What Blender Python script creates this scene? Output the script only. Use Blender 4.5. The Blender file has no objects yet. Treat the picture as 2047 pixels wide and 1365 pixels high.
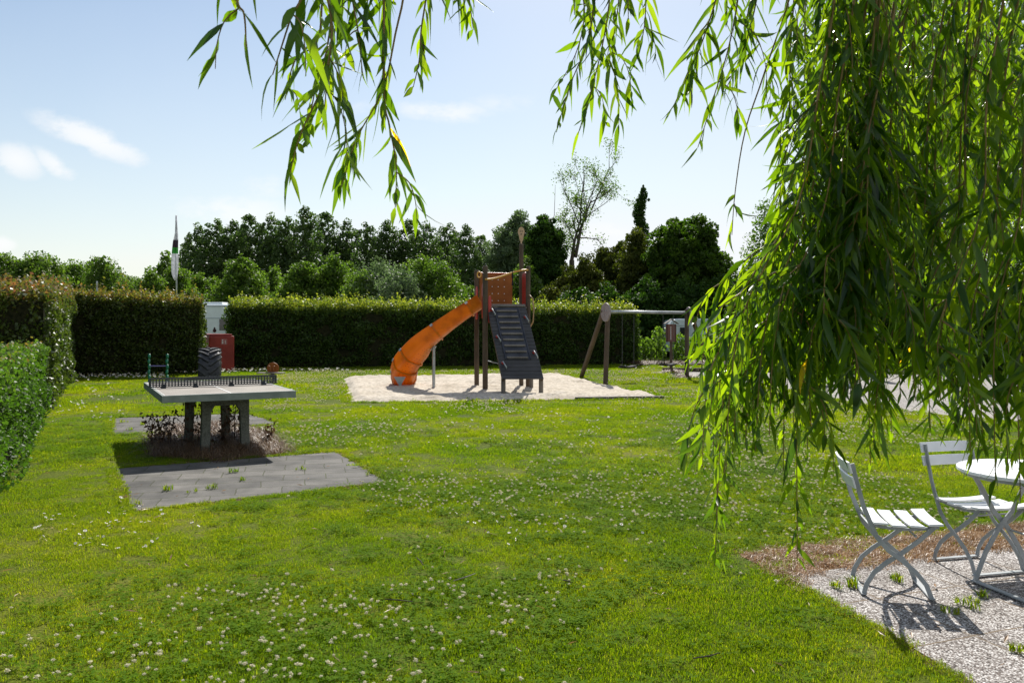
import bpy, math, random
import numpy as np
from mathutils import Vector, Matrix, Euler, noise as mnoise
rng = np.random.default_rng(7)
random.seed(7)
PI = math.pi
F = 1650.0; HZ = 645.0; CX = 1023.5; EYE = 1.6
def P(px, py, Y): return Vector(((px-CX)*Y/F, Y, EYE+(HZ-py)*Y/F))
def G(px, py):
    Y = EYE*F/(py-HZ); return Vector(((px-CX)*Y/F, Y, 0))
C = bpy.context.scene.collection
sc = bpy.context.scene

# ------------------------------------------------------------------ materials
def nodes(name):
    m = bpy.data.materials.new(name); m.use_nodes = True
    nt = m.node_tree; nt.nodes.clear()
    out = nt.nodes.new('ShaderNodeOutputMaterial')
    return m, nt, out
def N(nt, t, **kw):
    n = nt.nodes.new(t)
    for k, v in kw.items():
        if k in n.inputs: n.inputs[k].default_value = v
        else: setattr(n, k, v)
    return n
def ramp(nt, fac, stops):
    r = nt.nodes.new('ShaderNodeValToRGB')
    e = r.color_ramp.elements
    e[0].position, e[0].color = stops[0][0], (*stops[0][1], 1)
    e[1].position, e[1].color = stops[-1][0], (*stops[-1][1], 1)
    for p, c in stops[1:-1]:
        x = e.new(p); x.color = (*c, 1)
    nt.links.new(fac, r.inputs[0]); return r.outputs[0]
def mixc(nt, fac, a, b, mode='MIX'):
    m = nt.nodes.new('ShaderNodeMix'); m.data_type = 'RGBA'; m.blend_type = mode
    for s, v in ((m.inputs[0], fac), (m.inputs[6], a), (m.inputs[7], b)):
        if isinstance(v, (int, float)): s.default_value = v
        elif isinstance(v, tuple): s.default_value = (*v, 1) if len(v) == 3 else v
        else: nt.links.new(v, s)
    return m.outputs[2]
def noise(nt, scale, detail=3, coord='obj', rough=.55, vec=None):
    n = N(nt, 'ShaderNodeTexNoise', Scale=scale, Detail=detail, Roughness=rough)
    if vec is None:
        if coord == 'world':
            g = nt.nodes.new('ShaderNodeNewGeometry'); vec = g.outputs['Position']
        else:
            g = nt.nodes.new('ShaderNodeTexCoord'); vec = g.outputs['Object']
    nt.links.new(vec, n.inputs['Vector']); return n.outputs['Fac']
def bump(nt, h, strength, dist):
    b = N(nt, 'ShaderNodeBump', Strength=strength, Distance=dist)
    nt.links.new(h, b.inputs['Height']); return b.outputs[0]
def stone(name, c1, c2, scale=8, rough=.8, bscale=60, bstr=.3, bdist=.004, spec=.3, metal=0, c3=None, fine=None):
    m, nt, out = nodes(name)
    b = nt.nodes.new('ShaderNodeBsdfPrincipled')
    col = ramp(nt, noise(nt, scale, 5), [(.35, c1), (.65, c2)] if c3 is None else [(.3, c1), (.5, c3), (.7, c2)])
    if fine: col = mixc(nt, .5, col, ramp(nt, noise(nt, fine, 2), [(.35, tuple(x*.55 for x in c1)), (.65, tuple(min(1, x*1.35) for x in c2))]))
    nt.links.new(col, b.inputs['Base Color'])
    b.inputs['Roughness'].default_value = rough; b.inputs['Specular IOR Level'].default_value = spec; b.inputs['Metallic'].default_value = metal
    if bstr: nt.links.new(bump(nt, noise(nt, bscale, 4), bstr, bdist), b.inputs['Normal'])
    nt.links.new(b.outputs[0], out.inputs[0]); return m
def wood(name, c1, c2, rough=.7, axis=2, scale=14):
    m, nt, out = nodes(name)
    tc = nt.nodes.new('ShaderNodeTexCoord'); mp = nt.nodes.new('ShaderNodeMapping')
    s = [1, 1, 1]; s[axis] = .08; mp.inputs['Scale'].default_value = s
    nt.links.new(tc.outputs['Object'], mp.inputs[0])
    f = noise(nt, scale*3, 5, vec=mp.outputs[0])
    b = nt.nodes.new('ShaderNodeBsdfPrincipled')
    col = ramp(nt, f, [(.3, c1), (.7, c2)])
    col = mixc(nt, .35, col, ramp(nt, noise(nt, 2.5, 3), [(.35, tuple(x*.6 for x in c1)), (.7, tuple(x*1.25 for x in c2))]))
    nt.links.new(col, b.inputs['Base Color']); b.inputs['Roughness'].default_value = rough
    nt.links.new(bump(nt, f, .5, .004), b.inputs['Normal'])
    nt.links.new(b.outputs[0], out.inputs[0]); return m
def leafmat(name, stops, tmul=(1.6, 2.0, .8), trans=.5, rough=.45, gloss=.5, wscale=0.6, wamt=.35, dark=(.6, .7, .6)):
    """leaf: colour from the per-leaf attribute rnd, light passes through"""
    m, nt, out = nodes(name)
    at = nt.nodes.new('ShaderNodeAttribute'); at.attribute_name = 'rnd'
    col = ramp(nt, at.outputs['Fac'], stops)
    big = ramp(nt, noise(nt, wscale, 3, 'world'), [(.35, dark), (.65, (1.15, 1.1, 1.0))])
    col = mixc(nt, wamt, col, big, 'MULTIPLY')
    pr = nt.nodes.new('ShaderNodeBsdfPrincipled'); pr.inputs['Roughness'].default_value = rough
    pr.inputs['Specular IOR Level'].default_value = gloss
    nt.links.new(col, pr.inputs['Base Color'])
    tr = nt.nodes.new('ShaderNodeBsdfTranslucent')
    nt.links.new(mixc(nt, 1.0, col, tmul, 'MULTIPLY'), tr.inputs['Color'])
    mx = nt.nodes.new('ShaderNodeMixShader'); mx.inputs[0].default_value = trans
    nt.links.new(pr.outputs[0], mx.inputs[1]); nt.links.new(tr.outputs[0], mx.inputs[2])
    nt.links.new(mx.outputs[0], out.inputs[0]); return m
def plain(name, c, rough=.5, metal=0, spec=.5, var=.15, trans=0):
    m, nt, out = nodes(name)
    b = nt.nodes.new('ShaderNodeBsdfPrincipled')
    col = ramp(nt, noise(nt, 6, 4), [(.3, tuple(x*(1-var) for x in c)), (.7, tuple(min(1, x*(1+var)) for x in c))])
    nt.links.new(col, b.inputs['Base Color'])
    b.inputs['Roughness'].default_value = rough; b.inputs['Metallic'].default_value = metal; b.inputs['Specular IOR Level'].default_value = spec
    if trans:
        t = nt.nodes.new('ShaderNodeBsdfTranslucent'); nt.links.new(col, t.inputs[0])
        mx = nt.nodes.new('ShaderNodeMixShader'); mx.inputs[0].default_value = trans
        nt.links.new(b.outputs[0], mx.inputs[1]); nt.links.new(t.outputs[0], mx.inputs[2]); nt.links.new(mx.outputs[0], out.inputs[0])
    else: nt.links.new(b.outputs[0], out.inputs[0])
    return m

# ------------------------------------------------------------------ mesh building
SPLIT = {'stem', 'shield_hole', 'bolt', 'panel_stud', 'ramp_beam', 'platform_beam', 'mat_rim', 'slide_flange', 'slide_bracket', 'seat_rail', 'cross_rod', 'handle', 'wing', 'wheel', 'eye', 'ear', 'bird_leg', 'rung_pair', 'garden_stake'}
class MB:
    def __init__(s): s.v = []; s.f = []; s.m = []; s.p = []
    def add(s, vs, fs, mi=0):
        o = len(s.v); s.p.append((o, len(s.f))); s.v += [tuple(v) for v in vs]
        for f in fs: s.f.append(tuple(i+o for i in f)); s.m.append(mi)
    def box(s, c, d, R=None, mi=0, taper=None):
        c = Vector(c); x, y, z = d[0]/2, d[1]/2, d[2]/2
        vs = []
        for k in (-1, 1):
            t = 1 if (taper is None or k < 0) else taper
            for a, b in ((-1, -1), (1, -1), (1, 1), (-1, 1)): vs.append(Vector((a*x*t, b*y*t, k*z)))
        if R is not None: vs = [R @ v for v in vs]
        s.add([v+c for v in vs], [(3, 2, 1, 0), (4, 5, 6, 7), (0, 1, 5, 4), (1, 2, 6, 5), (2, 3, 7, 6), (3, 0, 4, 7)], mi)
        return s
    def bar(s, a, b, w, h, mi=0, up=Vector((0, 0, 1))):
        a = Vector(a); b = Vector(b); d = (b-a); L = d.length; d = d/L
        sd = d.cross(up)
        if sd.length < 1e-3: sd = d.cross(Vector((0, 1, 0)))
        sd.normalize(); u = sd.cross(d)
        R = Matrix((d, sd, u)).transposed()
        return s.box((a+b)/2, (L, w, h), R, mi)
    def tube(s, pts, r, n=8, mi=0, caps=True, sx=1.0, ref=None):
        pts = [Vector(p) for p in pts]
        rs = r if hasattr(r, '__len__') else [r]*len(pts)
        vs = []; prev = None
        for i, p in enumerate(pts):
            d = (pts[min(i+1, len(pts)-1)]-pts[max(i-1, 0)])
            if d.length < 1e-9: d = Vector((0, 0, 1))
            d.normalize()
            if prev is None:
                prev = Vector(ref) if ref is not None else (Vector((0, 0, 1)) if abs(d.z) < .9 else Vector((1, 0, 0)))
            a = prev - d*prev.dot(d)
            if a.length < 1e-6: a = d.orthogonal()
            a.normalize(); prev = a; b = d.cross(a)
            for k in range(n):
                t = 2*PI*k/n; vs.append(p+a*(math.cos(t)*rs[i]*sx)+b*(math.sin(t)*rs[i]))
        fs = []
        for i in range(len(pts)-1):
            for k in range(n):
                k2 = (k+1) % n
                fs.append((i*n+k, i*n+k2, (i+1)*n+k2, (i+1)*n+k))
        if caps:
            fs.append(tuple(range(n-1, -1, -1))); q = (len(pts)-1)*n; fs.append(tuple(range(q, q+n)))
        s.add(vs, fs, mi); return s
    def strap(s, pts, w, t, side, mi=0):
        """flat bar of width w (along the vector side) and thickness t following pts"""
        pts = [Vector(p) for p in pts]; side = Vector(side).normalized(); vs = []
        for i, p in enumerate(pts):
            d = (pts[min(i+1, len(pts)-1)]-pts[max(i-1, 0)]).normalized(); n = d.cross(side).normalized()
            for a, b in ((-1, -1), (1, -1), (1, 1), (-1, 1)): vs.append(p+side*(a*w/2)+n*(b*t/2))
        fs = [(0, 1, 2, 3)]
        for i in range(len(pts)-1):
            for k in range(4):
                k2 = (k+1) % 4; fs.append((i*4+k, (i+1)*4+k, (i+1)*4+k2, i*4+k2))
        q = (len(pts)-1)*4; fs.append((q+3, q+2, q+1, q)); s.add(vs, fs, mi); return s
    def prism(s, poly, ext, mi=0):
        n = len(poly); e = Vector(ext); a = [Vector(p) for p in poly]
        s.add(a+[p+e for p in a], [tuple(range(n-1, -1, -1)), tuple(range(n, 2*n))]+[(i, (i+1) % n, n+(i+1) % n, n+i) for i in range(n)], mi); return s
    def ball(s, c, r, n=12, m=8, mi=0, sc=(1, 1, 1)):
        c = Vector(c); vs = [c+Vector((0, 0, -r*sc[2]))]
        for j in range(1, m):
            a = -PI/2+PI*j/m
            for k in range(n):
                t = 2*PI*k/n; vs.append(c+Vector((math.cos(t)*math.cos(a)*r*sc[0], math.sin(t)*math.cos(a)*r*sc[1], math.sin(a)*r*sc[2])))
        vs.append(c+Vector((0, 0, r*sc[2]))); fs = []
        for k in range(n): fs.append((0, 1+(k+1) % n, 1+k))
        for j in range(m-2):
            for k in range(n): fs.append((1+j*n+k, 1+j*n+(k+1) % n, 1+(j+1)*n+(k+1) % n, 1+(j+1)*n+k))
        q = 1+(m-2)*n
        for k in range(n): fs.append((q+k, q+(k+1) % n, len(vs)-1))
        s.add(vs, fs, mi); return s
def obj(name, mb, mats, parent=None, world=False, smooth=False, bevel=0, seg=2):
    if name in SPLIT and len(mb.p) > 1:
        first = None; ends = mb.p[1:]+[(len(mb.v), len(mb.f))]
        for (v0, f0), (v1, f1) in zip(mb.p, ends):
            m1 = MB(); m1.v = mb.v[v0:v1]; m1.f = [tuple(i-v0 for i in f) for f in mb.f[f0:f1]]; m1.m = mb.m[f0:f1]
            o = obj(name, m1, mats, parent, world, smooth, bevel, seg); first = first or o
        return first
    me = bpy.data.meshes.new(name)
    vs = mb.v
    if parent is not None and world:
        inv = Matrix.LocRotScale(parent.location, parent.rotation_euler, parent.scale).inverted()
        if parent.parent is not None:
            q = parent.parent; inv = inv @ Matrix.LocRotScale(q.location, q.rotation_euler, q.scale).inverted()
        vs = [inv @ Vector(v) for v in vs]
    me.from_pydata([tuple(v) for v in vs], [], mb.f); me.update()
    if not isinstance(mats, (list, tuple)): mats = [mats]
    for m in mats: me.materials.append(m)
    me.polygons.foreach_set('material_index', mb.m)
    if smooth: me.polygons.foreach_set('use_smooth', [True]*len(mb.f))
    o = bpy.data.objects.new(name, me); C.objects.link(o)
    if parent is not None: o.parent = parent
    if bevel:
        b = o.modifiers.new('bevel', 'BEVEL'); b.width = bevel; b.segments = seg; b.limit_method = 'ANGLE'; b.angle_limit = math.radians(40)
    return o
def arr_obj(name, V, Fc, rnd, mats, parent=None, mi=None, smooth=False):
    """numpy mesh: V (n,3), Fc list of (k,m) index arrays"""
    me = bpy.data.meshes.new(name)
    V = np.asarray(V, dtype=np.float32)
    if parent is not None:
        inv = np.array(Matrix.LocRotScale(parent.location, parent.rotation_euler, parent.scale).inverted(), dtype=np.float32)
        V = V @ inv[:3, :3].T + inv[:3, 3]
    if not isinstance(Fc, list): Fc = [Fc]
    loops = np.concatenate([f.ravel() for f in Fc]).astype(np.int32)
    tot = np.concatenate([np.full(len(f), f.shape[1], dtype=np.int32) for f in Fc])
    st = np.concatenate([[0], np.cumsum(tot)[:-1]]).astype(np.int32)
    me.vertices.add(len(V)); me.vertices.foreach_set('co', V.ravel())
    me.loops.add(len(loops)); me.loops.foreach_set('vertex_index', loops)
    me.polygons.add(len(tot)); me.polygons.foreach_set('loop_start', st); me.polygons.foreach_set('loop_total', tot)
    if not isinstance(mats, (list, tuple)): mats = [mats]
    for m in mats: me.materials.append(m)
    if mi is not None: me.polygons.foreach_set('material_index', np.asarray(mi, dtype=np.int32))
    if smooth: me.polygons.foreach_set('use_smooth', np.ones(len(tot), dtype=bool))
    me.update(calc_edges=True)
    a = me.attributes.new('rnd', 'FLOAT', 'POINT'); a.data.foreach_set('value', np.asarray(rnd, dtype=np.float32))
    o = bpy.data.objects.new(name, me); C.objects.link(o)
    if parent is not None: o.parent = parent
    return o
def tag(o, label=None, cat=None, group=None, kind=None):
    if label: o['label'] = label
    if cat: o['category'] = cat
    if group: o['group'] = group
    if kind: o['kind'] = kind
    return o
def thing(name, label, cat, loc=(0, 0, 0), rz=0, group=None):
    o = bpy.data.objects.new(name, None); C.objects.link(o); o.empty_display_size = .2
    o.location = loc; o.rotation_euler = (0, 0, rz)
    return tag(o, label, cat, group)
def dup(root, loc, rz=0, scale=(1, 1, 1), label=None):
    r = root.copy(); C.objects.link(r); r.location = loc; r.rotation_euler = (0, 0, rz); r.scale = scale
    if label: r['label'] = label
    for ch in list(root.children):
        c = ch.copy(); C.objects.link(c); c.parent = r
        for g in list(ch.children):
            d = g.copy(); C.objects.link(d); d.parent = c
    return r
def inpoly(x, y, poly):
    r = np.zeros(x.shape, dtype=bool); n = len(poly)
    for i in range(n):
        x1, y1 = poly[i][:2]; x2, y2 = poly[(i+1) % n][:2]
        c = ((y1 > y) != (y2 > y)) & (x < (x2-x1)*(y-y1)/(y2-y1+1e-12)+x1)
        r ^= c
    return r
def vnoise(x, y, sc_, seed=0):
    """value noise 0..1, vectorised"""
    g = np.random.default_rng(seed).random((256, 256))
    x = x*sc_+100.3; y = y*sc_+57.7
    xi = np.floor(x).astype(int); yi = np.floor(y).astype(int); fx = x-xi; fy = y-yi
    fx = fx*fx*(3-2*fx); fy = fy*fy*(3-2*fy)
    a = g[xi % 256, yi % 256]; b = g[(xi+1) % 256, yi % 256]; c = g[xi % 256, (yi+1) % 256]; d = g[(xi+1) % 256, (yi+1) % 256]
    return (a*(1-fx)+b*fx)*(1-fy)+(c*(1-fx)+d*fx)*fy
def unit(n, r=rng):
    v = r.normal(size=(n, 3)); return v/np.linalg.norm(v, axis=1, keepdims=True)
def norm(v): return v/(np.linalg.norm(v, axis=-1, keepdims=True)+1e-9)
def leafquads(c, size, aspect=.6, rnd=None, up=None, r=rng):
    """pointed leaf: folded rhombus of 4 verts per centre"""
    n = len(c); d = unit(n, r); q = unit(n, r)
    if up is not None: d = norm(d+np.array(up))
    s = norm(np.cross(d, q)); nn = np.cross(d, s)
    size = np.broadcast_to(size, (n,))[:, None]*r.uniform(.65, 1.3, (n, 1))
    a = c-d*size*.5; b = c+d*size*.5
    l = c+s*size*aspect*.5+nn*size*.12; m = c-s*size*aspect*.5+nn*size*.12
    V = np.stack([a, l, b, m], 1).reshape(-1, 3)
    Fq = np.arange(4*n).reshape(n, 4)
    if rnd is None: rnd = r.random(n)
    return V, Fq, np.repeat(rnd, 4)

# ------------------------------------------------------------------ material library
M = {}
GREENS = [(0, (.030, .062, .010)), (.5, (.050, .095, .014)), (1, (.085, .130, .020))]
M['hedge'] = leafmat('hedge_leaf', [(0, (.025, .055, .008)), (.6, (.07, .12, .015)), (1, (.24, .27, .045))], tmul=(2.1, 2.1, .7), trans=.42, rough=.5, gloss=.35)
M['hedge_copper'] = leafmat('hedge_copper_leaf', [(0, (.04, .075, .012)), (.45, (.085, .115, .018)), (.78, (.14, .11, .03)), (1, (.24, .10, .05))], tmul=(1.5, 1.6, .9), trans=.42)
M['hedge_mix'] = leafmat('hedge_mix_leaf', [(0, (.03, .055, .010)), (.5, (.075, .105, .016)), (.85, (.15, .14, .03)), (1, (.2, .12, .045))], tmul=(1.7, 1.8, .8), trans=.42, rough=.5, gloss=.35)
M['hedge_near'] = leafmat('hedge_near_leaf', [(0, (.045, .095, .012)), (.6, (.085, .145, .022)), (.9, (.14, .17, .03)), (1, (.2, .12, .04))], trans=.4, rough=.55, gloss=.3)
M['poplar'] = leafmat('poplar_leaf', [(0, (.035, .065, .020)), (1, (.12, .17, .05))], trans=.35, rough=.5, gloss=.3)
M['bushy'] = leafmat('bushy_leaf', [(0, (.045, .085, .012)), (1, (.16, .22, .035))], trans=.42, rough=.55, gloss=.25)
M['pale'] = leafmat('pale_leaf', [(0, (.09, .125, .06)), (1, (.22, .27, .14))], tmul=(1.2, 1.5, .9), trans=.35, rough=.6, gloss=.2)
M['ivy'] = leafmat('ivy_leaf', [(0, (.02, .05, .008)), (1, (.06, .11, .012))], trans=.3, rough=.6, gloss=.2)
M['conifer'] = leafmat('conifer_leaf', [(0, (.04, .055, .008)), (1, (.13, .13, .018))], trans=.3, rough=.6, gloss=.2)
M['chestnut'] = leafmat('chestnut_leaf', [(0, (.025, .055, .006)), (1, (.09, .14, .014))], trans=.4, rough=.6, gloss=.2)
M['sapling'] = leafmat('sapling_leaf', [(0, (.10, .16, .02)), (1, (.2, .26, .05))], trans=.5)
M['willow'] = leafmat('willow_leaf', [(0, (.012, .035, .006)), (.45, (.032, .075, .009)), (.97, (.068, .122, .012)), (1, (.30, .22, .02))], tmul=(7.6, 6.0, .7), trans=.52, rough=.3, gloss=.5, wscale=1.5, wamt=.3)
M['grass'] = leafmat('grass_blade', [(0, (.10, .155, .006)), (.6, (.165, .22, .010)), (.93, (.23, .25, .018)), (1, (.40, .34, .12))], tmul=(2.2, 2.2, .35), trans=.5, rough=.6, gloss=.15, wscale=.55, wamt=.75, dark=(.45, .72, .5))
M['clover'] = leafmat('clover_leaf', [(0, (.08, .16, .007)), (1, (.16, .25, .014))], tmul=(2.1, 2.3, .35), trans=.5, rough=.8, gloss=.05)
M['dry'] = leafmat('dry_grass_blade', [(0, (.20, .10, .045)), (1, (.42, .27, .14))], tmul=(1.1, 1, .8), trans=.3, wamt=.2)
M['straw'] = leafmat('shaded_straw', [(0, (.09, .05, .03)), (.7, (.2, .125, .07)), (1, (.36, .25, .14))], tmul=(1.1, 1, .8), trans=.25, wamt=.2)  # darker copy of dry, the shade under the table put into its colour
M['deadleaf'] = leafmat('dead_leaf', [(0, (.05, .03, .02)), (1, (.16, .08, .04))], tmul=(1.1, 1, .8), trans=.25, wamt=.2)
M['petal'] = plain('clover_petal', (.74, .69, .50), .8, trans=.4)
M['daisy'] = plain('daisy_petal', (.85, .85, .85), .7, trans=.3)
M['yellow'] = plain('daisy_eye', (.7, .45, .03), .7)
M['bark'] = wood('bark', (.05, .04, .03), (.14, .11, .085), .9)
M['twig'] = plain('willow_twig', (.24, .15, .05), .6)
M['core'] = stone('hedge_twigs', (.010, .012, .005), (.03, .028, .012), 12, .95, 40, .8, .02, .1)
M['post'] = wood('weathered_brown_post', (.045, .030, .018), (.11, .075, .045), .8)
M['greypost'] = wood('weathered_grey_post', (.10, .085, .07), (.22, .19, .16), .8)
M['ramp'] = wood('black_ramp_board', (.022, .021, .022), (.06, .056, .056), .55, axis=0)
M['mat'] = stone('rubber_climbing_mat', (.028, .030, .04), (.06, .062, .078), 5, .5, 120, .2, .002)
M['slide'] = stone('orange_slide_plastic', (.42, .12, .006), (.72, .27, .010), 2.2, .38, 9, .15, .01, .5, c3=(.65, .225, .008))
def add_translucency(m, fac, mul):
    nt = m.node_tree; out = [n for n in nt.nodes if n.type == 'OUTPUT_MATERIAL'][0]
    pr = [n for n in nt.nodes if n.type == 'BSDF_PRINCIPLED'][0]
    t = nt.nodes.new('ShaderNodeBsdfTranslucent')
    src = pr.inputs['Base Color'].links[0].from_socket
    nt.links.new(mixc(nt, 1.0, src, mul, 'MULTIPLY'), t.inputs[0])
    mx = nt.nodes.new('ShaderNodeMixShader'); mx.inputs[0].default_value = fac
    nt.links.new(pr.outputs[0], mx.inputs[1]); nt.links.new(t.outputs[0], mx.inputs[2]); nt.links.new(mx.outputs[0], out.inputs[0])
add_translucency(M['slide'], .40, (1, 1, 1))
M['orange'] = stone('orange_brown_panel', (.27, .085, .015), (.36, .12, .022), 3, .5, 30, .1)
add_translucency(M['orange'], .16, (1, .9, .8))
M['yellowrail'] = plain('yellow_rail', (.62, .33, .05), .45)
M['red'] = plain('red_plastic', (.42, .03, .02), .4)
M['cabinet'] = stone('red_cabinet_plastic', (.20, .022, .014), (.29, .036, .022), 2.5, .5, 20, .15)
M['steel'] = stone('galvanised_steel', (.30, .32, .33), (.45, .47, .48), 6, .45, 50, .1, .002, .5, .7)
M['whitepaint'] = stone('white_paint', (.72, .73, .75), (.82, .83, .84), 5, .45, 90, .12, .001, .4)
M['greymetal'] = stone('grey_painted_metal', (.26, .28, .29), (.38, .40, .41), 7, .5, 60, .1, .001, .5)
M['concrete'] = stone('grey_concrete_leg', (.09, .095, .078), (.17, .175, .145), 6, .85, 80, .4, .004, .3, fine=70)
M['tabletop'] = stone('tabletop_concrete', (.17, .15, .125), (.30, .27, .23), 3, .75, 150, .2, .001, .3, fine=220)
M['edge'] = stone('grey_green_table_edge', (.17, .20, .17), (.25, .28, .24), 6, .6, 60, .1)
M['net'] = plain('dark_net_metal', (.035, .04, .045), .5, .3)
M['line'] = plain('white_line', (.75, .75, .72), .7)
M['rubber'] = stone('tyre_rubber', (.022, .023, .026), (.045, .046, .052), 10, .55, 60, .3, .003, .4)
M['seat'] = plain('black_rubber', (.02, .02, .022), .85, spec=.15)
M['chain'] = plain('dull_chain', (.08, .08, .085), .6, .3)
M['green'] = plain('green_paint', (.01, .16, .09), .4)
M['purple'] = plain('purple_paint', (.12, .10, .30), .4)
M['disc'] = stone('grey_brown_disc', (.22, .18, .17), (.33, .28, .27), 6, .6, 30, .2)
M['white_van'] = plain('caravan_white', (.70, .74, .74), .35, var=.05)
M['van_grey'] = plain('caravan_grey', (.35, .40, .42), .4, var=.05)
M['glass'] = plain('dark_window', (.03, .03, .035), .08, spec=.8)
M['flag'] = plain('flag_cloth', (.75, .75, .78), .8, trans=.4)
M['flagdark'] = plain('flag_cloth_dark', (.06, .03, .05), .8, trans=.3)
M['flaggreen'] = plain('flag_cloth_green', (.06, .35, .05), .8, trans=.4)
M['brownboard'] = wood('brown_board', (.09, .035, .025), (.16, .065, .045), .6)
M['skin'] = plain('skin', (.50, .27, .18), .55, var=.05)
M['shirt'] = plain('white_shirt', (.72, .74, .74), .85)
M['greyshirt'] = plain('grey_shirt', (.36, .36, .40), .85)
M['shorts'] = plain('dark_shorts', (.05, .06, .065), .85)
M['salmon'] = plain('salmon_trousers', (.58, .17, .12), .85)
M['navy'] = plain('navy_cloth', (.03, .06, .09), .85)
M['hair'] = plain('hair', (.06, .04, .03), .7)
M['greyhair'] = plain('grey_cap', (.42, .42, .46), .8)
M['bird'] = plain('black_feathers', (.02, .02, .022), .6)
M['boule'] = plain('steel_boule', (.45, .45, .46), .3, .9)
M['paver'] = None

# ------------------------------------------------------------------ ground materials
def lawn_mat():
    m, nt, out = nodes('lawn_soil')
    b = nt.nodes.new('ShaderNodeBsdfPrincipled'); b.inputs['Roughness'].default_value = .95; b.inputs['Specular IOR Level'].default_value = .1
    col = ramp(nt, noise(nt, .55, 4, 'world'), [(.3, (.05, .08, .006)), (.5, (.09, .115, .008)), (.72, (.15, .145, .022))])
    fine = ramp(nt, noise(nt, 45, 3, 'world'), [(.3, (.45, .5, .4)), (.7, (1.5, 1.45, 1.3))])
    nt.links.new(mixc(nt, 1, col, fine, 'MULTIPLY'), b.inputs['Base Color'])
    nt.links.new(bump(nt, noise(nt, 60, 3, 'world'), .8, .02), b.inputs['Normal'])
    nt.links.new(b.outputs[0], out.inputs[0]); return m
M['lawn'] = lawn_mat()
def brickmat(name, c1, c2, mort, w, h, rot, off=.5, agg=False, msize=.006):
    m, nt, out = nodes(name)
    g = nt.nodes.new('ShaderNodeNewGeometry'); mp = nt.nodes.new('ShaderNodeMapping'); mp.inputs['Rotation'].default_value = (0, 0, -rot)
    nt.links.new(g.outputs['Position'], mp.inputs[0])
    dn = N(nt, 'ShaderNodeTexNoise', Scale=6, Detail=2); nt.links.new(mp.outputs[0], dn.inputs['Vector'])
    vm = nt.nodes.new('ShaderNodeVectorMath'); vm.operation = 'SCALE'; vm.inputs['Scale'].default_value = .03
    nt.links.new(dn.outputs['Color'], vm.inputs[0])
    va = nt.nodes.new('ShaderNodeVectorMath'); va.operation = 'ADD'; nt.links.new(mp.outputs[0], va.inputs[0]); nt.links.new(vm.outputs[0], va.inputs[1])
    br = nt.nodes.new('ShaderNodeTexBrick'); br.offset = off
    nt.links.new(va.outputs[0], br.inputs['Vector'])
    for k, v in (('Scale', 1), ('Mortar Size', msize), ('Mortar Smooth', .2), ('Brick Width', w), ('Row Height', h), ('Bias', 0)): br.inputs[k].default_value = v
    br.inputs['Color1'].default_value = (*c1, 1); br.inputs['Color2'].default_value = (*c2, 1); br.inputs['Mortar'].default_value = (*mort, 1)
    col = br.outputs['Color']
    b = nt.nodes.new('ShaderNodeBsdfPrincipled'); b.inputs['Roughness'].default_value = .85; b.inputs['Specular IOR Level'].default_value = .25
    if agg:
        vo = N(nt, 'ShaderNodeTexVoronoi', Scale=125.0); nt.links.new(g.outputs['Position'], vo.inputs['Vector'])
        sp = nt.nodes.new('ShaderNodeSeparateColor'); nt.links.new(vo.outputs['Color'], sp.inputs[0])
        peb = ramp(nt, sp.outputs[0], [(0, (.05, .045, .042)), (.28, (.20, .165, .145)), (.55, (.38, .35, .33)), (.8, (.62, .60, .58)), (1, (.88, .86, .84))])
        edge = ramp(nt, vo.outputs['Distance'], [(.35, (1, 1, 1)), (.75, (.35, .32, .3))])
        peb = mixc(nt, 1, peb, edge, 'MULTIPLY')
        col = mixc(nt, br.outputs['Fac'], peb, mort)
        big = ramp(nt, noise(nt, 2.2, 4, 'world'), [(.35, (.72, .70, .68)), (.65, (1.1, 1.1, 1.1))]); col = mixc(nt, 1, col, big, 'MULTIPLY')
        nt.links.new(bump(nt, vo.outputs['Distance'], -.8, .008), b.inputs['Normal'])
    else:
        big = ramp(nt, noise(nt, 2.6, 5, 'world'), [(.32, (.55, .55, .53)), (.68, (1.35, 1.33, 1.28))]); col = mixc(nt, 1, col, big, 'MULTIPLY')
        fn = ramp(nt, noise(nt, 130, 2, 'world'), [(.3, (.75, .75, .75)), (.7, (1.25, 1.25, 1.25))]); col = mixc(nt, 1, col, fn, 'MULTIPLY')
        hm = nt.nodes.new('ShaderNodeMath'); hm.operation = 'MULTIPLY_ADD'; hm.inputs[1].default_value = -1; hm.inputs[2].default_value = 1
        nt.links.new(br.outputs['Fac'], hm.inputs[0])
        nt.links.new(bump(nt, hm.outputs[0], .8, .008), b.inputs['Normal'])
    nt.links.new(col, b.inputs['Base Color']); nt.links.new(b.outputs[0], out.inputs[0]); return m
SITE = math.radians(23)
M['paver'] = brickmat('concrete_pavers', (.075, .072, .068), (.125, .118, .11), (.05, .055, .025), .42, .31, math.radians(14))
M['terrace'] = brickmat('aggregate_slabs', (.3, .3, .3), (.3, .3, .3), (.16, .12, .08), .62, .62, math.radians(21), off=0, agg=True, msize=.007)
def sandmat():
    m, nt, out = nodes('sand')
    b = nt.nodes.new('ShaderNodeBsdfPrincipled'); b.inputs['Roughness'].default_value = .95; b.inputs['Specular IOR Level'].default_value = .15
    col = ramp(nt, noise(nt, 1.2, 5, 'world'), [(.3, (.43, .375, .30)), (.7, (.57, .51, .43))])
    fine = ramp(nt, noise(nt, 14, 5, 'world'), [(.35, (.72, .7, .66)), (.6, (1.08, 1.08, 1.08))])
    nt.links.new(mixc(nt, 1, col, fine, 'MULTIPLY'), b.inputs['Base Color'])
    nt.links.new(bump(nt, noise(nt, 22, 5, 'world'), .7, .03), b.inputs['Normal'])
    nt.links.new(b.outputs[0], out.inputs[0]); return m
M['sand'] = sandmat()
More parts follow.
